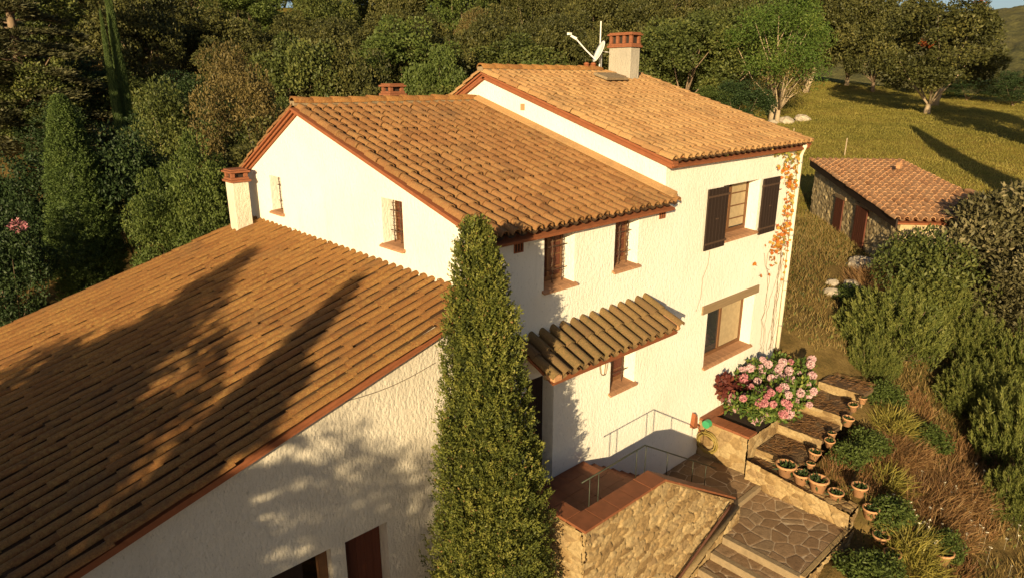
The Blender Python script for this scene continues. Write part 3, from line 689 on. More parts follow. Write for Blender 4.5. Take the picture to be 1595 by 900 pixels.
for i in range(5):
    for j in range(5): fl.bx(7.065 + i * .35, 7.41 + i * .35, -1.495 + j * .298, -1.200 + j * .298, -.010, .004 + rg.uniform(0, .003))
for i in range(8):
    for j in range(4): fl.bx(8.826 + .3 * i, 8.82 + .3 * (i + 1) + .02, -1.494 + j * .372, -1.126 + j * .372, -.18 * (i + 1) - .010, -.18 * (i + 1) + .006)
fl.build('floor_tiles', M['redtile'], lan, bevel=.003)
pp = MB(); pp.tube([(11.15, -1.90, -1.12), (10.98, -1.91, -1.20), (10.2, -1.91, -1.55), (9.3, -1.91, -1.96), (8.3, -1.91, -2.40)], .026, 8)
pp.build('handrail', M['rust'], lan, smooth=True)
# low stone string along the lower steps
mb = MB(); masonry(mb, (8.0, -1.98, 0), (1, 0, 0), (0, 0, 1), (0, -1, 0), 3.4, lambda a: -2.62 + a * .41, lambda a: -3.2, .024, .28, .16, .04, 36)
mb.prism([(8.0, -1.98, -3.2), (11.4, -1.98, -3.2), (11.4, -1.98, -1.226), (8.0, -1.98, -2.62)], (0, .19, 0)); mb.build('stone_string', M['stonewall'], lan, smooth=True)
# railing: thin iron, level on the landing then down with the stairs
ra = thing('iron_railing', 'thin green iron handrail on slim posts above the red capping', 'railing', (8.7, -1.46, 0))
mb = MB(); mb.tube([(7.08, -1.46, .98), (8.72, -1.46, 1.0), (11.22, -1.46, -.50)], .013, 6); mb.build('top_rail', M['wire'], ra, smooth=True)
for x in (7.28, 7.50, 8.50, 8.76, 9.45, 10.35, 10.85):
    zt = 1.0 if x < 8.72 else 1.0 - (x - 8.72) * .6; zb = .446 if x < 8.87 else .446 - (x - 8.87) * .6
    if x < 7.6: zb = 0.005
    mb = MB(); mb.tube([(x, -1.46, zb), (x, -1.46, zt)], .009, 6); mb.build('post', M['wire'], ra, smooth=True)

# paved court and lower steps
pav = MB()
masonry(pav, (11.2, -1.64, -1.49), (1, 0, 0), (0, 1, 0), (0, 0, 1), 1.72, lambda a: 1.63, lambda a: 0, .02, .38, .34, .012, 41, True)
masonry(pav, (10.86, -3.55, -1.60), (1, 0, 0), (0, 1, 0), (0, 0, 1), 2.05, lambda a: 1.80, lambda a: 0, .018, .33, .29, .012, 42, True)
pav.bx(11.2, 12.9, -1.64, -.01, -1.9, -1.495); pav.bx(10.88, 12.9, -3.53, -1.76, -2.3, -1.605)
ste = thing('flagstone_steps', 'flagstone court with pale nosings and steps going down toward the left', 'steps', (11, -2.6, -2))
pav.build('paving', M['flag'], ste, smooth=True)
ns = MB(); ns.bx(11.1, 12.75, -1.76, -1.645, -1.9, -1.476); ns.build('step_nosing', M['concrete'], ste, bevel=.012)
for i in range(8):
    x1 = 10.86 - .41 * i; z = -1.60 - .15 * i
    ns = MB(); tr = MB(); ns.bx(x1 - .13, x1 - .002, -3.56 + .02 * i, -2.02, z - .16, z + .012)
    masonry(tr, (x1 - .42, -3.55, z - .15), (1, 0, 0), (0, 1, 0), (0, 0, 1), .31, lambda a: 1.53, lambda a: 0, .022, .34, .36, .012, 50 + i, True)
    tr.bx(x1 - .42, x1 - .12, -3.54, -2.02, z - .5, z - .155)
    ns.build('step_nosing', M['concrete'], ste, bevel=.012); tr.build('step_tread', M['flag'], ste, smooth=True)
mb = MB(); mb.bx(10.8, 12.95, -3.64, -3.56, -2.4, -1.585); masonry(mb, (10.8, -3.66, 0), (1, 0, 0), (0, 0, 1), (0, -1, 0), 2.15, lambda a: -1.59, lambda a: -2.5, .022, .24, .14, .035, 44); mb.build('court_kerb', M['stonewall'], ste)

# stone retaining wall beside the court
rw = thing('stone_retaining_wall', 'low pale rubble retaining wall along the flagstone court', 'wall', (12.9, -2.5, -1.6))
mb = MB()
masonry(mb, (12.80, -1.35, 0), (0, -1, 0), (0, 0, 1), (-1, 0, 0), 2.25, lambda a: -1.02 - .10 * a, lambda a: -1.75, .018, .22, .14, .05, 61)
masonry(mb, (12.80, -3.60, -1.245), (0, 1, 0), (1, 0, 0), (0, 0, 1), 2.25, lambda a: .38, lambda a: 0, .02, .22, .18, .04, 62)
masonry(mb, (12.80, -3.60, 0), (1, 0, 0), (0, 0, 1), (0, -1, 0), .38, lambda a: -1.245, lambda a: -2.0, .02, .22, .14, .05, 63)
mb.build('wall_face', M['stonewall'], rw, smooth=True)

# raised planter against the house
pl = thing('brick_planter', 'raised planter with red tile rim against the white wall', 'planter', (13.0, -.7, -1.4))
mb = MB(); masonry(mb, (12.96, 0, 0), (0, -1, 0), (0, 0, 1), (-1, 0, 0), 1.24, lambda a: -.60, lambda a: -1.55, .02, .30, .2, .035, 65)
masonry(mb, (12.96, -1.24, 0), (1, 0, 0), (0, 0, 1), (0, -1, 0), 3.3, lambda a: -.60, lambda a: -1.5, .03, .30, .2, .035, 66)
mb.build('planter_wall', M['stonewall'], pl, smooth=True)
mb = MB()
for i in range(6): mb.bx(12.93, 13.30, -1.27 + i * .21, -1.065 + i * .21, -.60, -.545 + random.uniform(0, .004))
for i in range(12): mb.bx(13.305 + i * .25, 13.55 + i * .25, -.24, -.012, -.60, -.545 + random.uniform(0, .004))
mb.build('tile_rim', M['redtile'], pl, bevel=.008)
mb = MB(); mb.bx(13.3, 16.2, -1.2, -.24, -.9, -.62); mb.build('soil', M['dark'], pl)

# garden steps beside the planter: treads strewn with needles, sunny risers
gs = thing('garden_steps', 'broad rustic garden steps climbing past the pink hydrangeas', 'steps', (14.5, -1.7, -1))
xs = [12.98, 13.35, 14.35, 15.35, 16.4]; zs = [-1.18, -.98, -.74, -.50, -.28]
for i in range(5):
    x0 = xs[i]; x1 = xs[i + 1] if i < 4 else 16.95; sh = .0 if i else .1
    ri = MB(); td = MB(); masonry(ri, (x0, -1.26, 0), (0, -1, 0), (0, 0, 1), (-1, 0, 0), .98 + .03 * i, lambda a: zs[i], lambda a: zs[i] - .34, .02, .34, .13, .03, 70 + i)
    td.bx(x0 + .002, x1 + .05, -2.24 - .03 * i, -1.28, zs[i] - .10, zs[i] - .004)
    masonry(td, (x0 + .01, -2.24 - .03 * i, zs[i] - .006), (1, 0, 0), (0, 1, 0), (0, 0, 1), x1 + .04 - x0, lambda a: .96 + .03 * i, lambda a: 0, .025, .5, .3, .02, 90 + i, True)
    ri.build('riser', M['stonewall'], gs, smooth=True); td.build('tread', M['tread'], gs)

rg = np.random.RandomState(66); m = 2600; x = rg.uniform(13.0, 17.2, m); y = rg.uniform(-2.3, -1.3, m); kk = vnoise(x * 1.6, y * 3, 5) + .35 * rg.rand(m) > .55; x, y = x[kk], y[kk]
mb = MB(); zz = np.array(zs)[np.searchsorted(np.array(xs), x) - 1] + .022; mb.leaves(np.c_[x, y, zz], np.c_[rg.normal(.3, .5, len(x)), rg.normal(-1, .4, len(x)), rg.normal(.05, .08, len(x))], .12, .012, rg.rand(len(x)) * .6, 3)
tag(mb.build('pine_needles', M['l_dry']), 'brown pine needles lying on the garden steps', 'litter', kind='stuff')
# terracotta edging pots
def pot_proto():
    t = thing('terracotta_pot', 'pale terracotta pot', 'pot', (0, 0, 0), 'terracotta pots edging the garden steps')
    mb = MB(); mb.lathe((0, 0, 0), [(0, .0), (.10, 0), (.155, .22), (.172, .225), (.175, .265), (.15, .268), (.14, .20)], 14); mb.build('pot_body', M['pot'], t, smooth=True)
    mb = MB(); rg = np.random.RandomState(2); m = 70; P = np.c_[rg.uniform(-.12, .12, (m, 2)), np.full(m, .2)]; mb.add([(.1 * math.cos(a), .1 * math.sin(a), .2) for a in np.linspace(0, 6.28, 9)[:-1]], [tuple(range(8))])
    mb.leaves(P, rg.normal(size=(m, 3)) * [1, 1, .6] + [0, 0, .8], .12, .04, rg.rand(m)); mb.build('plant', M['l_drk'], t)
    return t
pot0 = pot_proto()
spots = [(13.5, -2.44), (13.8, -2.36), (14.35, -2.46), (14.62, -2.40), (15.2, -2.47), (15.75, -2.38), (16.1, -2.44)]
row2 = [(12.98, -2.10), (12.99, -2.44), (13.0, -2.80), (13.03, -3.16)]
third = [(13.25, -3.55), (13.15, -3.85), (13.0, -4.15), (12.8, -4.45)]
first = True
for i, (x, y) in enumerate(spots):
    l = 'terracotta pot in the row running up along the right side of the garden steps'
    o = pot0 if first else copy_thing(pot0, (0, 0, 0)); first = False
    o.location = (x, y, -1.05 + (x - 13.5) * .26); o.rotation_euler = (R(6 * math.sin(i * 2.3)), R(5 * math.cos(i * 3.1)), i * 1.3); o['label'] = l; s_ = .58 + .11 * ((i * 5) % 3); o.scale = (s_, s_, s_)
for i, (x, y) in enumerate(row2):
    o = copy_thing(pot0, (x + .1, y, -1.19 - .04 * i), i * 2., ((1.3, 1.3, 1.1), (1.05, 1.05, 1.0), (1.22, 1.22, 1.25), (.95, .95, .85))[i], 'pale terracotta pot in the short row on top of the stone retaining wall')
for i, (x, y) in enumerate(third):
    o = copy_thing(pot0, (x, y, Hs(x, y) + .05), i * 2., (.95, .95, .9), 'terracotta pot among greenery below the end of the stone retaining wall')

# ------------------------------------------------------------------ plants
def blob_leaves(mb, cen, rad, m, L, Wd, rg, up=0.3, var=(0, 1), shell=0.55, jit=0.8):
    """leaves through the outer part of an ellipsoid, pointing outward"""
    d_ = rg.normal(size=(m, 3)); d_ /= np.linalg.norm(d_, axis=1, keepdims=True)
    r_ = shell + (1 - shell) * rg.rand(m) ** .6
    P = np.array(cen) + d_ * np.array(rad) * r_[:, None]
    D = d_ * .45 + rg.normal(0, jit, (m, 3)) + [0, 0, up]
    v = np.clip(var[0] + (var[1] - var[0]) * (rg.rand(m) * .75 + .25 * rg.rand()), 0, 1)
    mb.leaves(P, D, L, Wd, v, int(rg.randint(1e6)))

def crown_lumps(rg, w_, h0, h1, nl, lump, shape='round'):
    out = []
    for i in range(nl):
        d_ = rg.normal(size=3); d_ /= np.linalg.norm(d_)
        if d_[2] < -.75: d_[2] *= -.6
        k = .5 + .55 * rg.rand() ** .35
        hc = (h0 + h1) / 2; hh = (h1 - h0) / 2
        s_ = lump * (.65 + .7 * rg.rand())
        c_ = np.array([d_[0] * (w_ / 2 - s_ * .6) * k, d_[1] * (w_ / 2 - s_ * .6) * k, hc + d_[2] * (hh - s_ * .55) * k])
        out.append((c_, s_))
    return out

def limbs(mb, rg, base_r, h0, tops, lean=(0, 0)):
    fork = np.array([lean[0], lean[1], h0]); P = [np.array([0, 0, -.4]), np.array([lean[0] * .3 + .05, lean[1] * .3, h0 * .45]), fork]
    mb.tube(P, [base_r * 1.25, base_r, base_r * .8], 8)
    for q in tops:
        m_ = (fork + q) / 2 + rg.normal(0, .12, 3) * np.linalg.norm(q - fork) * .4; mb.tube([fork - [0, 0, .1], m_, q], [base_r * .42, base_r * .22, base_r * .06], 5)

def broad_tree(name, cat, seed, w_, h, clear, nl, lump, per, L, Wd, leafmat, barkmat, base_r, hang=0.2, shell=.6, lean=(0, 0), nlimb=6):
    rg = np.random.RandomState(seed); t = thing(name, '', cat)
    lumps = crown_lumps(rg, w_, clear, h, nl, lump); mb = MB()
    for c_, s_ in lumps:
        a = rg.rand() * .45
        blob_leaves(mb, c_, (s_, s_, s_ * .8), per, L, Wd, rg, hang, (a * .6, .55 + a), shell)
    mb.build('crown', leafmat, t)
    tb = MB(); idx = rg.permutation(len(lumps))[:nlimb]; limbs(tb, rg, base_r, clear * .85 + .3, [lumps[i][0] for i in idx], lean); tb.build('trunk', barkmat, t, smooth=True)
    return t

def cypress(name, seed, h, w_, n_spray, per, L, Wd, mat, core=True, cat='tree', lumpy=.16, spires=()):
    rg = np.random.RandomState(seed); t = thing(name, '', cat); mb = MB()
    prof = lambda k: np.clip(np.minimum((1 - k) ** (.52 if spires else .62) * 1.25, 1) * (.82 + .18 * np.minimum(k * 4, 1)), 0.02, 1)
    for (ox, oy, hb, ht, ww) in [(0, 0, 0, h, w_)] + list(spires):
        ns_ = n_spray if ww == w_ else int(n_spray * .9 * (ww / w_) * (ht - hb) / h * .62); hh = ht - hb
        k = rg.rand(ns_) ** 1.08; a = rg.rand(ns_) * 2 * math.pi
        bump_ = 1 + lumpy * (2 * fbm(a * 2.2, k * hh * 1.6, seed, 3) - .95) + lumpy * .8 * (vnoise(a * 5, k * hh * 4, seed + 3) - .5)
        r_ = ww / 2 * prof(k) * bump_ * ((.58 if spires else .72) + (.46 if spires else .30) * rg.rand(ns_))
        if spires:
            kp = fbm(a * 1.6 + ox * 9, k * hh * 1.3 + oy * 7, seed + 21, 3) > .33; k, a, r_, = k[kp], a[kp], r_[kp]; ns_ = len(k)
        P = np.c_[ox + r_ * np.cos(a), oy + r_ * np.sin(a), hb + k * hh]
        ax = np.c_[np.cos(a) * .55, np.sin(a) * .55, np.full(ns_, 1.)] + rg.normal(0, .22, (ns_, 3)); ax /= np.linalg.norm(ax, axis=1, keepdims=True)
        sv = np.clip(.45 + .5 * (fbm(a * 3, k * hh * 2.2, seed + 9, 3) - .47) * (2.6 if spires else 1.8) + rg.normal(0, .17 if spires else .12, ns_), 0, .9)
        idx = np.repeat(np.arange(ns_), per); s_ = rg.rand(len(idx))
        Q = P[idx] + ax[idx] * (s_ * L * (4.0 if spires else 2.6))[:, None] + rg.normal(0, L * .30, (len(idx), 3)) * (1.25 - .7 * s_)[:, None]
        D = ax[idx] + rg.normal(0, .55, (len(idx), 3)); v = np.clip(sv[idx] + .18 * (s_ - .4) + rg.normal(0, .08, len(idx)), 0, .92)
        sp = rg.rand(len(idx)) < .012; v[sp] = 1.0
        mb.leaves(Q, D, L, Wd, v, seed)
    mb.build('foliage', mat, t)
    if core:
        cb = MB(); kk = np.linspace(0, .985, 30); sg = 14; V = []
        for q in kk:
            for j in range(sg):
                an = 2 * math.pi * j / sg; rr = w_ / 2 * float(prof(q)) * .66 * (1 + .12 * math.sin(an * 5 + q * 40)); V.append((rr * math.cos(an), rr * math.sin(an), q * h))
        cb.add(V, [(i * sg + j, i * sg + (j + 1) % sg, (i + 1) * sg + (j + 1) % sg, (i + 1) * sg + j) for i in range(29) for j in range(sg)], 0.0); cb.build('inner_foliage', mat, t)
    tb = MB(); tb.tube([(0, 0, -.4), (0, 0, h * .5), (0, 0, h * .9)], [w_ * .11, w_ * .07, .02], 8); tb.build('trunk', M['bark'], t, smooth=True)
    return t

# the big cypress in front of the entrance
hero = cypress('cypress_tree', 11, 7.95, 1.44, 6400, 17, .044, .020, M['l_cyp'], lumpy=.5, spires=[(-.19, -.08, 1.0, 7.95, .60), (.17, .05, 1.0, 7.8, .60), (.0, -.20, .5, 7.7, .80), (-.34, .05, .5, 7.1, .72), (.33, .0, .5, 7.3, .72), (-.24, -.3, .5, 6.6, .80), (.28, -.28, .5, 6.8, .80), (-.50, -.04, .2, 5.7, .84), (.50, -.10, .2, 6.2, .86), (-.58, -.26, .0, 4.4, .80), (.58, -.24, 0., 4.8, .9), (-.1, -.48, 0., 5.8, .95), (.1, .3, 0, 6.4, .95)])
hero.location = (5.50, -1.12, -2.7); hero['label'] = 'big dense cypress right in front of the white facade'; hero.rotation_euler = (0, R(-1.5), 0)

# forest prototypes (nominal sizes in metres)
PR = {}
PR['oak'] = broad_tree('holm_oak', 'tree', 101, 8, 8.5, .7, 60, .98, 400, .22, .13, M['l_oak'], M['bark'], .22)
PR['oak2'] = broad_tree('holm_oak', 'tree', 102, 8, 8.5, .6, 54, 1.05, 420, .22, .13, M['l_oak2'], M['bark'], .2)
PR['oak3'] = broad_tree('holm_oak', 'tree', 103, 8, 9, .6, 74, .92, 370, .21, .12, M['l_oak'], M['palebark'], .2)
PR['brown'] = broad_tree('brown_leaved_tree', 'tree', 104, 4, 6, .4, 40, .68, 520, .11, .05, M['l_brn'], M['bark'], .12, hang=.5)
PR['bright'] = broad_tree('broadleaf_tree', 'tree', 105, 6, 7, .5, 48, .78, 360, .19, .10, M['l_brt'], M['bark'], .16)
PR['locust'] = broad_tree('locust_tree', 'tree', 106, 8.5, 10, 1.6, 46, 1.25, 430, .22, .09, M['l_loc'], M['palebark'], .26, hang=.0, shell=.25, nlimb=16)
PR['dark'] = broad_tree('laurel_bush', 'bush', 107, 3.4, 4.2, .1, 34, .62, 460, .11, .055, M['l_drk'], M['bark'], .08)
PR['bush'] = broad_tree('green_bush', 'bush', 108, 2.4, 4.6, .1, 44, .42, 420, .085, .045, M['l_brt'], M['bark'], .06)
PR['pale'] = broad_tree('pale_green_tree', 'tree', 109, 4, 5, .6, 34, .75, 440, .13, .065, M['l_oak2'], M['palebark'], .1, shell=.4)
PR['bare'] = broad_tree('sparse_tree', 'tree', 110, 5, 5.5, .8, 22, .9, 110, .16, .07, M['l_brn'], M['palebark'], .2, shell=.2, nlimb=16)
PR['cyp'] = cypress('cypress_tree', 120, 8, 2.1, 6500, 11, .070, .034, M['l_cypg'], lumpy=.2)
def cedar(seed):
    rg = np.random.RandomState(seed); t = thing('cedar_tree', '', 'tree'); mb = MB(); tb = MB(); h, w_ = 12., 9.4
    tb.tube([(0, 0, -.5), (0, 0, h * .5), (0, 0, h)], [.34, .2, .03], 8)
    for i in range(74):
        k = rg.rand() ** .8; z = .6 + k * (h - 1.0); a = rg.rand() * 6.283; r_ = w_ / 2 * (1 - k) ** .72 * (.75 + .3 * rg.rand())
        tip = np.array([r_ * math.cos(a), r_ * math.sin(a), z - .05 * r_]); tb.tube([(0, 0, z), tip * [.5, .5, 1] + [0, 0, .25], tip], [.06, .04, .012], 4)
        m = int(260 * max(r_, .5)); s_ = .15 + .85 * rg.rand(m); sd_ = rg.normal(0, .22, m) * r_ * (1.15 - s_) + rg.normal(0, .16, m)
        P = np.c_[tip[0] * s_ - sd_ * math.sin(a), tip[1] * s_ + sd_ * math.cos(a), z + .25 * np.sin(s_ * 3) - .06 * r_ * s_ + rg.normal(0, .07, m)]
        D = np.c_[np.full(m, math.cos(a)), np.full(m, math.sin(a)), np.full(m, .25)] + rg.normal(0, .55, (m, 3)) * [1, 1, .5]
        mb.leaves(P, D, .26, .07, np.clip(rg.rand(m) * .7 + .3 * rg.rand(), 0, 1), seed + i)
    mb.build('crown', M['l_ced'], t); tb.build('trunk', M['bark'], t, smooth=True); return t
PR['cedar'] = cedar(130)
NOM = {'oak': (8, 8.5), 'oak2': (8, 8.5), 'oak3': (8, 9), 'brown': (4, 6), 'bright': (6, 7), 'locust': (8.5, 10), 'dark': (3.4, 4.2), 'bush': (2.4, 4.6), 'pale': (4, 5), 'bare': (5, 5.5), 'cyp': (2.1, 8), 'cedar': (9.4, 12)}
used = set()
def plant(kind, x, y, ztop, width, label, group=None, rz=None, zb=None):
    z = Hs(x, y) - .1 if zb is None else zb; h = max(ztop - z, .6); w0, h0 = NOM[kind]; rz = random.random() * 6.28 if rz is None else rz
    sc = (width / w0, width / w0 * (.94 + .12 * random.random()), h / h0)
    if kind not in used:
        used.add(kind); o = PR[kind]; o.location = (x, y, z); o.rotation_euler = (0, 0, rz); o.scale = sc; o['label'] = label
        if group: o['group'] = group
    else: o = copy_thing(PR[kind], (x, y, z), rz, sc, label)
    if group: o['group'] = group
    elif 'group' in o: del o['group']
    return o
# named neighbours of the house (x, y, top z, width)
plant('cyp', 4.55, 18.4, 6.45, 2.2, 'lone green cypress standing left behind the low roof')
plant('cyp', 10.05, 33.1, 12.8, .60, 'taller spire of the pair of thin cypresses at upper left')
plant('cyp', 9.5, 32.7, 10.2, .46, 'shorter spire of the pair of thin cypresses at upper left')
plant('cedar', 6.6, 38.5, 15.0, 11.5, 'large dark cedar with layered branches at upper left')
plant('cedar', .2, 27.0, 10.5, 7.5, 'dark cedar at the left edge of the photo')
plant('dark', 2.0, 16.2, 3.8, 2.6, 'dark leafy bush left of the lone cypress')
plant('bush', 5.3, 12.9, 4.6, 1.75, 'bright green bush just behind the edge of the low roof')
plant('dark', 6.1, 19.0, 5.6, 3.5, 'dark leafy bush right of the lone cypress')
plant('bush', 6.6, 12.6, 5.6, 2.0, 'green bush behind the white chimney of the low roof')
plant('pale', 9.7, 24.6, 7.1, 3.7, 'pale green tree between the thin cypresses and the white chimney')
plant('brown', 10.3, 18.9, 8.4, 3.4, 'brownish round tree above the white chimney')
plant('bush', 7.5, 16.6, 4.9, 2.0, 'small green bush below the pale green tree')
plant('dark', 3.4, 22.5, 4.6, 3.6, 'dark shrub low behind the lone cypress')
plant('dark', 8.2, 21.0, 4.3, 3.0, 'dark laurel below the thin cypress pair')
plant('oak2', 17.1, 27.4, 9.5, 5.6, 'green oak behind the left gable of the house')
plant('bright', 25.0, 28.7, 10.6, 7.0, 'bright green tree behind the small ridge chimney')
plant('oak', 19.0, 25.7, 9.2, 5.0, 'dark oak behind the middle ridge')
plant('bright', 21.0, 20.5, 8.5, 3.6, 'green broadleaf tree left of the highest roof peak')
plant('oak', 34.3, 32.2, 12.2, 6.4, 'dark oak behind the peak of the highest roof')
plant('oak3', 40.2, 30.7, 12.0, 6.8, 'dark oak behind the satellite dish')
plant('oak', 36.4, 33.2, 11.9, 6.0, 'round oak left of the satellite dish')
loc_ = plant('locust', 55.0, 20.2, 14.2, 9.0, 'bright green locust tree at the edge of the meadow', rz=.4)
plant('pale', 58.9, 26.8, 13.4, 9.6, 'yellow green tree behind the right end of the highest roof')
plant('oak2', 52.6, 27.3, 12.8, 9.5, 'olive oak right of the grey chimney')
plant('dark', 47.4, 18.9, 7.1, 4.9, 'dark green bush at the foot of the locust tree')
plant('bush', 45.0, 20.2, 6.6, 3.8, 'green bush behind the right rake of the highest roof')
plant('bare', 53.6, 19.0, 10.0, 4.8, 'half bare brownish tree in front of the locust tree')
plant('oak', 82.3, 30.4, 18.5, 10, 'tall holm oak left in the group at the top of the meadow')
plant('oak3', 89.0, 28.2, 19.5, 11, 'tall holm oak central in the group at the top of the meadow')
plant('oak', 88.3, 24.8, 16.5, 8.6, 'holm oak at the right end of the group at the top of the meadow')
plant('oak2', 84.0, 36.0, 19.5, 11, 'holm oak behind the locust tree at the top of the meadow')
solo = plant('oak3', 65.8, 11.9, 13.9, 10.2, 'broad solitary holm oak standing out on the meadow', rz=2.2)
plant('dark', 82.8, 9.6, 8.0, 5.2, 'low bush at the far right edge of the meadow')
plant('dark', 84.5, 14.0, 7.4, 4.6, 'dark scrub behind the solitary oak')
plant('oak', 90.0, 19.0, 10.5, 6.5, 'low oak in shade between the oak group and the solitary oak')
for i, (x, y, h_, w_) in enumerate([(12.6, 28.5, 3.2, 4.2), (11.2, 31.5, 3.4, 4.0), (14.6, 31, 4.2, 4.6), (6.9, 24.0, 2.8, 3.4), (12.6, 24.4, 3.0, 3.6), (8.6, 29.2, 2.8, 3.0), (3.2, 25.5, 3.0, 3.4), (-.5, 21.5, 3.2, 3.6), (1.2, 18.4, 2.6, 2.8), (14.8, 22.2, 3.4, 3.6), (16.8, 20.0, 3.2, 3.4), (7.2, 35.5, 3.6, 4.0), (11.6, 37.5, 4.0, 4.6), (13.8, 35.5, 4.2, 4.6), (10.6, 41, 4.5, 5.0), (6.6, 30.0, 3.0, 3.6)]):
    plant('dark' if i % 3 else 'pale', x, y, Hs(x, y) + h_, w_, 'shrub filling the undergrowth between the cedar and the house', 'undergrowth shrubs left of the house')
# trees standing behind the camera; their shadows fall over the low roof and the white wall below it
plant('cedar', -9.2, -2.9, 8.0, 6.6, 'tall cedar behind the viewer shading the low roof')
plant('cyp', -8.5, -6.3, 7.75, 1.7, 'slim cypress behind the viewer shading the low roof')
plant('oak', -10.2, -5.8, 6.75, 3.8, 'oak behind the viewer between the cedar and the slim cypress')
plant('pale', -7.6, -7.3, 5.9, 2.3, 'sparse tree behind the viewer dappling the white wall')
plant('cedar', -6.2, -5.4, 6.2, 5.2, 'small layered cedar behind the viewer dappling the white wall')
plant('oak2', -11.4, -4.5, 8.0, 7.4, 'oak behind the viewer shading the low wall')
plant('oak', 51.0, -2.0, 13.4, 8.5, 'tall oak outside the meadow on the right')
plant('cyp', 33.6, -4.0, 10.2, 2.0, 'cypress outside the picture right of the shed')
# forest filling the hillside
rg = np.random.RandomState(77)
FG = 'trees of the forest on the hillside'
LB = {'oak': 'dark holm oak deep in the forest on the hillside', 'oak2': 'greener holm oak deep in the forest on the hillside', 'oak3': 'pale stemmed holm oak deep in the forest on the hillside',
      'bright': 'bright broadleaf tree deep in the forest on the hillside', 'brown': 'brownish tree deep in the forest on the hillside'}
cnt = 0
for dep, step in ((27, 4.2), (33, 5.0), (40, 5.6), (48, 6.2), (57, 6.6), (67, 7.0), (78, 7.4), (90, 7.8), (104, 8.4), (120, 9), (142, 10)):
    a = -41.0
    while a < 25:
        ang = R(YAW - a); rr = dep / math.cos(R(a)) * (1 + rg.uniform(-.05, .05))
        x, y = math.cos(ang) * rr, -7.5 + math.sin(ang) * rr
        a += math.degrees(step / rr) * rg.uniform(.8, 1.2)
        al = math.degrees(math.atan2(y + 7.5, x)); right = YAW - al
        if right > 7 and dep < 75: continue
        if right > 19: continue
        if dep < 60 and (x - 5) ** 2 + (y - 32) ** 2 < 25: continue
        if right < -26 and dep < 30: continue
        if x < 18 and y < 11: continue
        if right > -14 and dep < 30 and x < 17: continue
        if abs(right + 28.6) < 3.2 and dep < 42: continue
        kd = rg.choice(['oak', 'oak2', 'oak3', 'bright', 'brown'], p=[.36, .28, .24, .07, .05])
        hgt = rg.uniform(6.0, 8.6) * (1.75 if dep > 110 else 1.35 if dep > 75 else 1 if dep > 45 else .72); wd = rg.uniform(5.6, 8.6) * (1 if dep > 45 else .8)
        if kd == 'brown': wd *= .7
        plant(kd, x, y, Hs(x, y) + hgt, wd, LB[kd], FG); cnt += 1
print('forest trees', cnt)

# ------------------------------------------------------------------ garden shrubs on the right
def heath(seed, w_, h, nsh, mat, L=.46, name='heath_shrub'):
    """upright feathery shoots"""
    rg = np.random.RandomState(seed); t = thing(name, '', 'bush'); mb = MB(); tb = MB()
    for i in range(nsh):
        a = rg.rand() * 6.283; q = rg.rand() ** .5; z = h * (.25 + .70 * math.sqrt(max(0, 1 - q * q * .95))) * (.55 + .45 * rg.rand()) * (.8 + .35 * vnoise(a * 1.2, q * 2, seed))
        c_ = np.array([w_ / 2 * q * math.cos(a), w_ / 2 * q * math.sin(a), z]); ax = unit((math.cos(a) * q * .5, math.sin(a) * q * .5, 1.) + rg.normal(0, .16, 3))
        m = 80; s_ = rg.rand(m); P = c_ + ax * ((s_ - .75) * L * 1.5)[:, None] + rg.normal(0, .042, (m, 3)) * (1.2 - s_)[:, None]
        mb.leaves(P, ax + rg.normal(0, .42, (m, 3)), L * .24, .022, np.clip(.2 + .5 * s_ + rg.normal(0, .1, m) + .35 * (rg.rand() - .5), 0, 1), seed + i)
        if i % 6 == 0: tb.tube([(0, 0, -.05), c_ * [.7, .7, .55], c_], [.02, .014, .006], 4, .5, False)
    mb.build('shoots', mat, t); tb.build('branch', M['bark'], t); return t
PR['heath'] = heath(201, 2.6, 2.0, 520, M['l_ros']); NOM['heath'] = (2.6, 2.0)
PR['gray'] = broad_tree('strawberry_tree', 'bush', 202, 3.6, 4.2, .1, 30, .75, 420, .17, .07, M['l_gry'], M['bark'], .1, hang=.7, shell=.6); NOM['gray'] = (3.6, 4.2)
PR['oleander'] = broad_tree('flowering_bush', 'bush', 203, 3.6, 2.2, .05, 26, .62, 300, .12, .06, M['l_oak2'], M['bark'], .06, hang=.3); NOM['oleander'] = (3.6, 2.2)
PR['leafy'] = broad_tree('leafy_shrub', 'bush', 204, 1.2, .9, .02, 16, .28, 200, .09, .045, M['l_brt'], M['bark'], .03); NOM['leafy'] = (1.2, .9)
def twig(seed, w_, h, m, mat, name, cat):
    rg = np.random.RandomState(seed); t = thing(name, '', cat); mb = MB()
    a = rg.rand(m) * 6.283; q = rg.rand(m) ** .5 * w_ / 2; P = np.c_[q * np.cos(a), q * np.sin(a), rg.rand(m) * h * .55 * (1 - (2 * q / w_) ** 2 * .7)]
    D = np.c_[np.cos(a) * .6, np.sin(a) * .6, np.full(m, .8)] + rg.normal(0, .6, (m, 3)); mb.leaves(P, D, h * .5, .016, rg.rand(m), seed); mb.build('twigs', mat, t); return t
PR['brush'] = twig(205, 2.4, 1.2, 2600, M['l_dry'], 'dry_bush', 'bush'); NOM['brush'] = (2.4, 1.2)
PR['tuft'] = twig(206, .7, .7, 700, M['l_grass'], 'grass_clump', 'plant'); NOM['tuft'] = (.7, .7)
def shrub(kind, x, y, hgt, width, label): return plant(kind, x, y, Hs(x, y) + hgt, width, label)
shrub('heath', 20.2, -1.55, 2.1, 2.9, 'green feathery heath shrub right of the hydrangeas')
shrub('heath', 18.7, -1.7, 1.15, 1.4, 'small heath shrub casting shade beside the garden steps')
shrub('heath', 23.0, -1.7, 1.9, 2.3, 'heath shrub below the stone shed')
shrub('heath', 20.3, -3.9, 1.5, 2.0, 'heath shrub in the middle of the right slope')
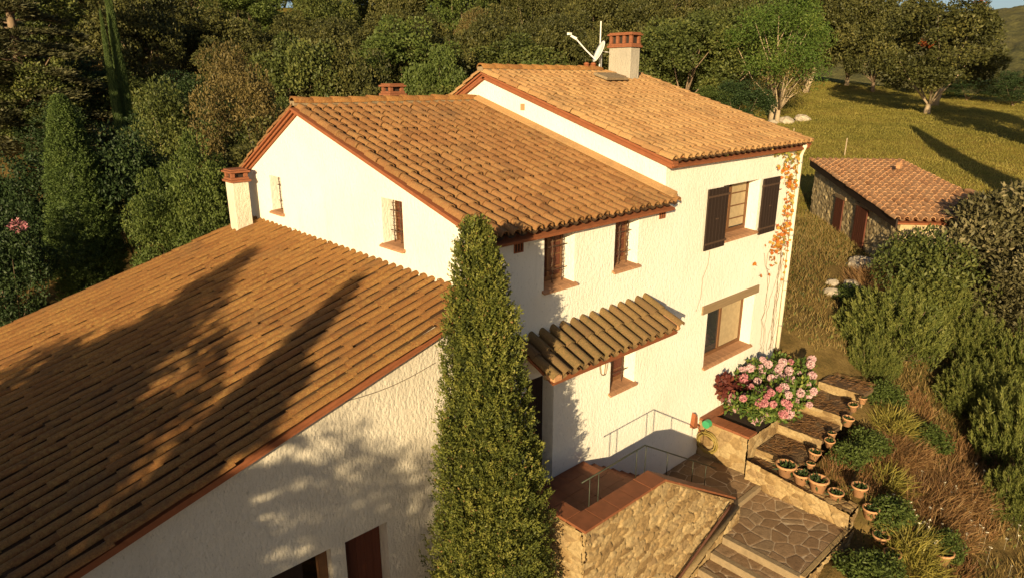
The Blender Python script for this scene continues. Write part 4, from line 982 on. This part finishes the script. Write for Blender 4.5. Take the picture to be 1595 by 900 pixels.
shrub('heath', 21.8, -4.6, 2.2, 2.4, 'tall heath shrub near the right edge of the photo')
shrub('heath', 19.0, -5.25, 2.2, 2.2, 'heath shrub at the lower right edge of the photo')
shrub('heath', 17.0, -5.6, 1.3, 1.4, 'small heath shrub lowest on the right edge')
shrub('heath', 22.4, -3.1, 1.5, 1.9, 'heath shrub under the pale leathery bush')
shrub('gray', 26.0, -3.0, 4.6, 4.3, 'big bush of pale leathery leaves at the right edge')
shrub('gray', 24.3, -4.0, 3.4, 3.2, 'second bush of pale leathery leaves on the right')
shrub('oleander', 23.9, -1.45, 2.6, 3.7, 'bush with white flowers in front of the stone shed')
shrub('oleander', 27.6, -2.9, 3.0, 3.6, 'dark bush against the right corner of the shed roof')
shrub('brush', 23.6, -.1, 1.1, 2.2, 'dry brown brushwood below the shed doors')
shrub('brush', 23.0, -.9, .9, 1.9, 'reddish dry bush below the white flowering bush')
for i, (x, y, h_, w_) in enumerate([(15.2, -4.1, .75, 1.7), (16.3, -4.4, .6, 1.8), (14.6, -4.6, .6, 1.5), (16.2, -3.2, .5, 1.5)]):
    shrub('brush', x, y, h_, w_, ['dry brown bush in the middle of the lower right bank', 'dry bush right of the brown bank', 'dry bush nearest the lone flower pot', 'low dry brushwood beside the row of pots'][i])
for i, (x, y, h_, w_) in enumerate([(17.6, -2.4, .45, 1.0), (15.4, -2.9, .42, 1.0), (14.4, -2.9, .5, .9), (13.5, -4.1, .5, 1.0), (11.9, -4.4, .5, 1.1), (17.2, -3.6, .5, 1.1), (21.5, .1, .5, 1.1), (14.0, -5.0, .35, .8)]):
    shrub('leafy', x, y, h_, w_, ['leafy shrub at the top of the garden steps', 'leafy shrub behind the middle of the pot row', 'green shrub at the lower end of the pot row', 'green plants under the end of the retaining wall',
        'leafy plants beside the corner of the flagstone court', 'leafy shrub at the foot of the heath shrubs', 'leafy shrub on the rocky bank below the shed', 'white flowered plant beside the lone pot'][i])
for i, (x, y) in enumerate([(12.95, -4.75), (13.35, -4.5), (14.9, -3.5), (16.9, -2.9)]):
    shrub('tuft', x, y, .65, .9, ['bright grass clump at the bottom right of the court', 'grass clump left of the lone pot', 'grassy clump on the brown bank', 'grass clump near the top of the pot row'][i])
o = copy_thing(pot0, (13.75, -5.05, Hs(13.75, -5.05) - .02), .5, (1.25, 1.25, 1.1), 'lone terracotta flower pot standing on the lower right bank'); del o['group']
# little white flowers
def flower(x, y, label, n_=14, spread=.4, mat='petal_w', h_=.45):
    rg = np.random.RandomState(int(abs(x * 100))); mb = MB()
    for i in range(n_):
        px, py = x + rg.normal(0, spread), y + rg.normal(0, spread); z = Hs(px, py); q = np.array([px, py, z + h_ * rg.uniform(.6, 1.1)])
        mb.tube([(px, py, z), q], .0025, 3, .2, False)
        m = 9; D = np.c_[rg.normal(size=(m, 2)), rg.rand(m) * .6]; mb.leaves(np.repeat(q[None], m, 0), D, .034, .024, rg.rand(m), i)
    return tag(mb.build('wild_flowers', M[mat], None), label, 'flowers', kind='stuff')
flower(14.0, -4.6, 'small white flowers around the lone pot', 26, .35)
flower(16.0, -5.6, 'scattered white flowers at the lower right corner', 40, .8)
flower(15.4, -4.9, 'white daisies above the lone pot', 14, .4)

# grass
def grass(name, m, sampler, L, Wd, mat, lab, seed):
    rg = np.random.RandomState(seed); x, y = sampler(rg, m); z = H(x, y) + .10 * (fbm(x * 1.7, y * 1.7, 3) - 0.47) + 0.35 * (fbm(x * .3, y * .3, 9) - .47) * np.clip((np.hypot(x - 10, y) - 8) / 20, 0, 1)
    mb = MB(); D = np.c_[rg.normal(0, .45, (len(x), 2)), np.ones(len(x))]
    v = np.clip(1.6 * (fbm(x * .5, y * .5, 4) - .2) * .6 + rg.rand(len(x)) * .45, 0, 1); Lr = L * (.5 + rg.rand(len(x)))
    mb.leaves(np.c_[x, y, z - .02], D, Lr, Wd, v, seed); return tag(mb.build(name, mat), lab, 'grass', kind='stuff')
def meadow(rg, m):
    dep = rg.uniform(30, 92, m) ; a = np.radians(YAW - rg.uniform(19, 38.5, m)); r_ = dep / np.cos(R(YAW) - a); x, y = np.cos(a) * r_, -7.5 + np.sin(a) * r_
    return x, y
def bank(rg, m):
    x = rg.uniform(12.5, 36, m); y = rg.uniform(-7, 7.5, m)
    k = ~((x < 17.3) & (y > -2.5)) & ~((x < 13.25) & (y > -3.75)) & (vnoise(x * .9, y * .9, 31) > .28) & ~((x < 17) & (y > -.5))
    return x[k], y[k]
grass('meadow_grass', 130000, meadow, .13, .022, M['l_grass'], 'short golden green grass growing over the meadow', 301)
grass('dry_grass', 85000, bank, .16, .016, M['l_straw'], 'dry straw coloured grass on the bank right of the house', 302)
def litter(rg, m):
    x = rg.uniform(13.6, 20, m); y = rg.uniform(-5.6, -2.6, m); k = vnoise(x * .8 + 3, y * .8, 17) > .42; return x[k], y[k]
grass('dead_stems', 16000, litter, .22, .014, M['l_dry'], 'tangle of dead reddish brown stems on the lower bank', 304)
grass('weeds', 20000, bank, .11, .03, M['l_oak2'], 'low green weeds on the bank right of the house', 303)

# ------------------------------------------------------------------ hydrangeas in the planter
hy = thing('hydrangea_bush', 'big hydrangea covered in pink flower heads in the planter', 'bush', (14.6, -.8, -.62))
rg = np.random.RandomState(5); mb = MB(); lumps = []
for i in range(46):
    x = rg.uniform(13.45, 15.75); lumps.append((x, rg.uniform(-1.4, -.25), rg.uniform(-.5, .10 + .13 * (x - 13.4))))
for q in lumps: blob_leaves(mb, q, (.3, .26, .24), 150, .11, .065, rg, .5, (0, 1), .5)
mb.build('leaves', M['l_hyd'], hy)
mb = MB()
for i in range(5): blob_leaves(mb, (rg.uniform(13.3, 14.2), rg.uniform(-.35, -.12), rg.uniform(-.45, .3)), (.2, .14, .2), 70, .14, .10, rg, .4)
mb.build('red_leaves', M['l_hrd'], hy)
heads = []
for k_, mt in ((0, 'petal'), (1, 'petal_r')):
    mb = MB(); m = 260; d_ = rg.normal(size=(m, 3)); d_ /= np.linalg.norm(d_, axis=1, keepdims=True)
    T = np.cross(d_, rg.normal(size=(m, 3))); mb.leaves(np.array(hy.location) + d_ * .078, T + d_ * .30, .045, .042, np.clip(.5 + .5 * d_[:, 2] * .3 + rg.normal(0, .25, m), 0, 1), k_)
    heads.append(mb)
hm = []
for k_, mb in enumerate(heads):
    o = mb.build('flower_head', M[('petal', 'petal_r')[k_]], hy); hm.append(o)
pts = []
tries = 0
while len(pts) < 96 and tries < 20000:
    tries += 1; q = lumps[rg.randint(len(lumps))]; d_ = rg.normal(size=3) * .8; d_[0] -= .7; d_[1] -= .7; d_[2] += .8; d_ /= np.linalg.norm(d_)
    p = np.array(q) + d_ * np.array([.34, .30, .30])
    if all(np.linalg.norm(p - r_) > .14 for r_ in pts) and p[2] > -.5: pts.append(p)
u_ = [0, 0]
for p in pts:
    k_ = 1 if (p[0] < 14.2 and rg.rand() < .5) or rg.rand() < .06 else 0
    if u_[k_] == 0: o = hm[k_]
    else: o = hm[k_].copy(); C.objects.link(o); o.parent = hy
    u_[k_] = 1; s_ = rg.uniform(.62, 1.15); o.location = Vector(p) - Vector(hy.location); o.scale = (s_, s_, s_ * .85); o.rotation_euler = (rg.rand() * 6, rg.rand() * 6, rg.rand() * 6)
    if k_: o['label'] = 'deep rose flower head'

# ------------------------------------------------------------------ creeper on the right corner
cr = thing('virginia_creeper', 'orange and red creeper climbing the wall beside the drain pipe', 'creeper', (16.2, -.03, 2.9))
rg = np.random.RandomState(9); mb = MB(); tb = MB(); P = []
def patch(cx_, cz_, sx_, sz_, m):
    P.extend(np.c_[rg.normal(cx_, sx_, m), rg.uniform(-.10, -.02, m), rg.normal(cz_, sz_, m)])
patch(15.85, 5.05, .28, .22, 150); patch(16.1, 4.5, .14, .35, 130); patch(15.95, 3.35, .26, .18, 200); patch(15.72, 3.15, .14, .22, 90); patch(16.15, 3.8, .12, .35, 90)
patch(16.0, 5.35, .28, .07, 80); patch(15.5, 5.45, .35, .04, 50); patch(14.6, 5.5, .6, .03, 36); patch(13.5, 5.49, .4, .025, 14); patch(15.9, 4.75, .1, .1, 50); patch(15.45, 2.75, .04, .2, 20)
patch(15.0, 2.5, .12, .03, 8); patch(14.7, 2.85, .06, .12, 8); patch(16.3, 2.6, .06, .5, 30)
P = np.array(P); P = P[(P[:, 0] < 16.40) & (P[:, 2] < 5.52) & ~((P[:, 0] < 15.5) & (P[:, 2] > 3.5) & (P[:, 2] < 4.9))]
P = P[rg.rand(len(P)) < .45]; m = len(P); D = np.c_[rg.normal(0, 1, m), rg.uniform(-.7, -.1, m), rg.normal(-.6, .6, m)]; low = P[:, 2] > 5.15
v = np.clip(rg.beta(1.2, 2.2, m) + .45 * low + .2 * (rg.rand(m) < .15), 0, 1); mb.leaves(P, D, .10, .085, v, 5); mb.build('leaves', M['l_red'], cr)
for i in range(9):
    x = 15.3 + rg.rand() * 1.0; z = .3; Q = [(x, -.012, z)]
    while z < 2.9 + (rg.rand() * 2.3 if x > 15.7 else 0) and x < 16.38:
        x += rg.normal(.0, .06); z += .16; Q.append((min(x, 16.36), -.012, z))
    if len(Q) > 3: tb.tube(Q, .005, 4)
tb.build('stems', M['bark'], cr); tb = MB(); tb.tube([(12.75, -.006, 3.5), (12.72, -.006, 3.2), (12.55, -.006, 2.9), (12.55, -.006, 2.5), (12.4, -.006, 2.2)], .006, 4)
tb.build('tendril', M['bark'], cr)
# ------------------------------------------------------------------ fittings
lt = thing('wall_lantern', 'small glass lantern hanging under the tiled awning', 'lantern', (8.42, -.72, 2.55))
mb = MB(); mb.lathe((8.42, -.72, 2.42), [(.0, .10), (.03, .08), (.085, 0), (.08, -.008)], 6); mb.tube([(8.42, -.72, 2.52), (8.42, -.72, 2.60)], .008, 5); mb.lathe((8.42, -.72, 2.19), [(0, -.02), (.04, -.02), (.05, 0), (.045, .006)], 6)
for k in range(6): a = k * math.pi / 3; mb.tube([(8.42 + .078 * math.cos(a), -.72 + .078 * math.sin(a), 2.415), (8.42 + .048 * math.cos(a), -.72 + .048 * math.sin(a), 2.19)], .006, 4)
mb.build('lantern_frame', M['iron'], lt)
mb = MB(); mb.lathe((8.42, -.72, 2.19), [(.044, .0), (.073, .222)], 6); mb.build('lantern_glass', M['cream'], lt)

di = thing('satellite_dish', 'white satellite dish with long arm on the highest ridge', 'dish', (15.0, 5.2, 7.3))
mb = MB(); cdir = unit((-.72, .42, .40)); e1 = unit(np.cross(cdir, (0, 0, 1))); e2 = np.cross(e1, cdir); cc = np.array([15.05, 5.2, 7.74]); V = [cc]
for r_ in (.12, .21, .28):
    for k in range(18): a = k * math.pi / 9; V.append(cc + (e1 * math.cos(a) + e2 * 1.1 * math.sin(a)) * r_ + cdir * r_ * r_ * .6)
F = [(0, 1 + k, 1 + (k + 1) % 18) for k in range(18)] + [(1 + j * 18 + k, 19 + j * 18 + k, 19 + j * 18 + (k + 1) % 18, 1 + j * 18 + (k + 1) % 18) for j in range(2) for k in range(18)]
mb.add(V, F); o = mb.build('reflector', M['white'], di, smooth=True); sm = o.modifiers.new('solid', 'SOLIDIFY'); sm.thickness = .015
mb = MB(); b0 = cc - e2 * .24; b1 = cc + cdir * .80 + e2 * .02 - np.array([0, 0, .02]); mb.tube([b0, (b0 + b1) / 2 - (0, 0, .02), b1], .018, 6); mb.build('feed_arm', M['white'], di)
mb = MB(); mb.tube([b1 - cdir * .02, b1 + cdir * .16], [.04, .03], 8); mb.box(b1 + cdir * .20 + np.array([0, 0, .03]), (.10, .08, .06)); mb.build('receiver', M['white'], di)
mb = MB(); mb.tube([(15.1, 5.2, 7.25), (15.1, 5.2, 7.72)], .022, 6); mb.build('mount', M['steel'], di)
an = thing('antenna_mast', 'thin white aerial mast beside the grey chimney', 'antenna', (15.25, 5.32, 7.3))
mb = MB(); mb.tube([(15.22, 5.36, 7.2), (15.22, 5.36, 8.55)], .018, 6); mb.build('mast', M['white'], an)
mb = MB(); mb.tube([(15.22, 5.36, 7.78), (15.18, 5.05, 7.74)], .01, 5)
for q in np.linspace(0, 1, 6): mb.tube([(15.22 - .04 * q - .10, 5.36 - .31 * q, 7.78 - .04 * q), (15.22 - .04 * q + .10, 5.36 - .31 * q, 7.78 - .04 * q)], .005, 4)
mb.build('aerial', M['white'], an)
for x in (14.55, 14.83):
    mb = MB(); mb.lathe((x, 5.25, 7.36), [(.07, 0), (.075, .06), (.09, .065), (.05, .11), (0, .12)], 10)
    tag(mb.build('roof_cowl', M['terracotta'], None, smooth=True), 'small red clay cowl on the ridge, %s of the pair' % ('left' if x < 14.6 else 'right'), 'roof vent')
# cables on walls
mb = MB(); mb.tube([(3.9 + .25 * i, -.010, 2.93 - .07 * math.sin(i / 6 * 3.14) + .12 * i / 6) for i in range(7)], .005, 4); tag(mb.build('wall_cable', M['cable'], None), 'thin cable sagging across the lower white wall left of the cypress', 'cable')
# hose and reel
hs = thing('garden_hose', 'coiled yellow garden hose hanging from a green reel by the planter', 'hose', (12.9, -.3, -.8))
mb = MB(); Q = []; rg = np.random.RandomState(4)
for i in range(150): a = i * .27; rr = .235 + .035 * math.sin(i * .083) + rg.normal(0, .003); Q.append((12.86 - .0006 * i + .02 * math.sin(i * .3), -.33 + rr * math.cos(a), -1.03 + rr * math.sin(a) * 1.0))
Q = [(12.84, -.27, -.60), (12.83, -.26, -.72)] + Q; mb.tube(Q, .011, 5); mb.build('hose_coil', M['hose'], hs, smooth=True)
mb = MB(); mb.tube([(12.80, -.26, -.585), (12.93, -.26, -.585)], .095, 14); mb.build('hose_reel', M['green_pl'], hs)
mb = MB(); mb.prism([(12.55, -.004, -.66), (12.72, -.004, -.70), (12.70, -.004, -.42), (12.60, -.004, -.30)], (0, -.10, 0)); mb.tube([(12.7, -.06, -.62), (12.85, -.08, -.72), (12.88, -.1, -.95)], .02, 6)
tag(mb.build('wall_spout', M['terracotta'], None), 'terracotta spout with dark pipe on the white wall by the hose', 'spout')

# ------------------------------------------------------------------ stone shed on the right
th_ = R(41); A = np.array([math.cos(th_), math.sin(th_), 0]); B = np.array([-A[1], A[0], 0]); O = np.array([26.63, 1.72, 0.]); Zu = np.array([0, 0, 1.])
def Q3(a, b, z): return O + A * a + B * b + Zu * z
sh = thing('stone_shed', 'small stone shed with a salmon tiled lean-to roof and two dark doors', 'shed', tuple(Q3(2, -2, .9)))
rz = lambda a, b: 2.88 + .0965 * a - .05 * b                    # roof surface height
mb = MB(); masonry(mb, Q3(6.5, 0, 0), -A, Zu, B, 9.2, lambda s_: rz(6.5 - s_, 0) - .22, lambda s_: .2, .045, .30, .16, .05, 81)
mb.prism([Q3(6.48, -.02, .3), Q3(-2.7, -.02, .3), Q3(-2.7, -.02, rz(-2.7, 0) - .25), Q3(6.48, -.02, rz(6.48, 0) - .25)], -B * 3.5)
mb.build('wall', M['shedstone'], sh, smooth=True)
ro = tile_roof('roof', Q3(-2.75, .16, rz(-2.75, .16)), -B, A + Zu * .0965, 3.86, 9.62 * math.hypot(1, .0965), M['tile_shed'], sh, sp=.275, course=.42, seed=83, panmat=M['tile_shed'])
# tilt across: roof rises a little toward its right edge
mb = MB()
mb.prism([Q3(-2.75, .20, rz(-2.75, 0) - .32), Q3(6.85, .20, rz(6.85, 0) - .32), Q3(6.85, .20, rz(6.85, 0) - .01), Q3(-2.75, .20, rz(-2.75, 0) - .01)], -B * .06); mb.build('fascia_board', M['shutter'], ro)
mb = MB(); mb.prism([Q3(-1.8, -3.62, rz(-1.8, 0) + .03), Q3(.9, -3.62, rz(.9, 0) + .03), Q3(.9, -3.62, rz(.9, 0) + .17), Q3(-1.8, -3.62, rz(-1.8, 0) + .17)], -B * .26); mb.build('verge_tile', M['pot'], ro, bevel=.04)
mb = MB(); c_ = Q3(4.2, -2.6, rz(4.2, -2.6)); mb.box(c_ + Zu * .12, (.24, .16, .16)); mb.prism([c_ + (-.16, -.1, .2), c_ + (.16, -.1, .2), c_ + (0, -.1, .30)], (0, .2, 0)); mb.build('roof_vent', M['pot'], ro, bevel=.01)
for a0, a1, z0, z1 in ((2.35, 3.25, .86, 2.36), (-.1, 1.0, .84, 2.42)):
    mb = MB(); nb = 6; w_ = (a1 - a0) / nb
    for i in range(nb): mb.prism([Q3(a0 + i * w_ + .008, .06, z0), Q3(a0 + (i + 1) * w_ - .008, .06, z0), Q3(a0 + (i + 1) * w_ - .008, .06, z1), Q3(a0 + i * w_ + .008, .06, z1)], B * .05)
    mb.build('door', M['redwood'], sh)
mb = MB(); mb.prism([Q3(2.2, .04, 2.37), Q3(3.4, .04, 2.37), Q3(3.4, .04, 2.50), Q3(2.2, .04, 2.50)], B * .07); mb.build('door_lintel', M['oldwood'], sh); mb = MB(); mb.prism([Q3(-.25, .04, 2.43), Q3(1.15, .04, 2.43), Q3(1.15, .04, 2.55), Q3(-.25, .04, 2.55)], B * .07); mb.build('door_lintel', M['oldwood'], sh)

# rocks
def rock_proto(seed):
    rg = np.random.RandomState(seed); bpy_me = None; mb = MB(); V = []; nr, ns_ = 9, 14
    for i in range(nr + 1):
        f = math.pi * i / nr
        for j in range(ns_):
            a = 2 * math.pi * j / ns_; d_ = np.array([math.sin(f) * math.cos(a), math.sin(f) * math.sin(a), math.cos(f)])
            k = 1 + .35 * (float(vnoise(d_[0] * 2 + 5, d_[1] * 2 + d_[2] * 3, seed)) - .5) + .2 * (float(vnoise(d_[0] * 5, d_[1] * 5 + d_[2] * 4, seed + 1)) - .5); V.append(d_ * k * [.5, .42, .32])
    mb.add(V, [(i * ns_ + j, (i + 1) * ns_ + j, (i + 1) * ns_ + (j + 1) % ns_, i * ns_ + (j + 1) % ns_) for i in range(nr) for j in range(ns_)])
    return mb.build('rock', M['rock'])
r0 = rock_proto(1); first = True
RK = [(54.3, 18.6, 1.5, 'pale rock at the foot of the locust tree'), (52.5, 19.0, 1.1, 'grey rock just right of the locust trunk'), (56.2, 18.2, 1.4, 'rock higher up in the meadow edge by the locust'), (24.6, .9, 1.3, 'broad rock below the stone shed'),
      (22.6, .5, .7, 'small pale rock on the bank left of the shed'), (23.4, .1, .6, 'stone lying in the dry grass below the shed'), (21.2, .6, .6, 'pale stone near the drain pipe corner'), (20.8, -.3, .9, 'sunlit boulder on the bank right of the house'), (22.0, .9, .5, 'little stone uphill on the bank right of the house')]
for x, y, s_, l in RK:
    o = r0 if first else r0.copy()
    if not first: C.objects.link(o)
    first = False; o.location = (x, y, Hs(x, y) + .05 * s_); o.scale = (s_, s_, s_ * .8); o.rotation_euler = (0, .2, x); tag(o, l, 'rock')
# thin posts in the meadow
for x, y, hh, l in ((43.8, 13.0, 1.2, 'thin pale stake in the meadow above the corner of the house'), (43.3, 9.4, 1.0, 'thin stake in the meadow behind the shed roof')):
    mb = MB(); z = Hs(x, y); mb.tube([(x, y, z - .2), (x + .05, y, z + hh)], .035, 6); tag(mb.build('stake', M['palebark'], None), l, 'stake')
# pale cut trunks at the top of the meadow
for x, y, hh, lean, l in ((75.8, 14.4, 1.9, .3, 'pale stump behind the solitary oak'), (76.5, 27.5, 2.6, .5, 'pale stump like trunk under the oaks at the top of the meadow')):
    mb = MB(); z = Hs(x, y); mb.tube([(x, y, z - .3), (x + lean * .4, y - lean * .4, z + hh * .5), (x + lean, y - lean, z + hh)], [.42, .32, .26], 10); tag(mb.build('tree_trunk', M['palebark'], None, smooth=True), l, 'trunk')
# flame coloured leaves caught in the solitary oak and a red bush by the lone cypress
for (x, y, z, s_), l in (((65.2, 12.6, 10.0, .55), 'orange red foliage low in the solitary oak'), ((68.5, 10.3, 13.0, .5), 'orange red foliage at the top of the solitary oak'), ((67.0, 9.0, 11.2, .5), 'orange red foliage on the right side of the solitary oak'), ((2.5, 15.6, 3.1, .22), 'rose red blossoms in the dark bush left of the lone cypress')):
    mb = MB(); blob_leaves(mb, (x, y, z), (s_, s_, s_ * .8), 160, .16 if s_ > .3 else .08, .10 if s_ > .3 else .05, np.random.RandomState(int(z * 10)), .2); tag(mb.build('red_foliage', M['l_fire' if s_ > .3 else 'petal_r'], None), l, 'foliage')
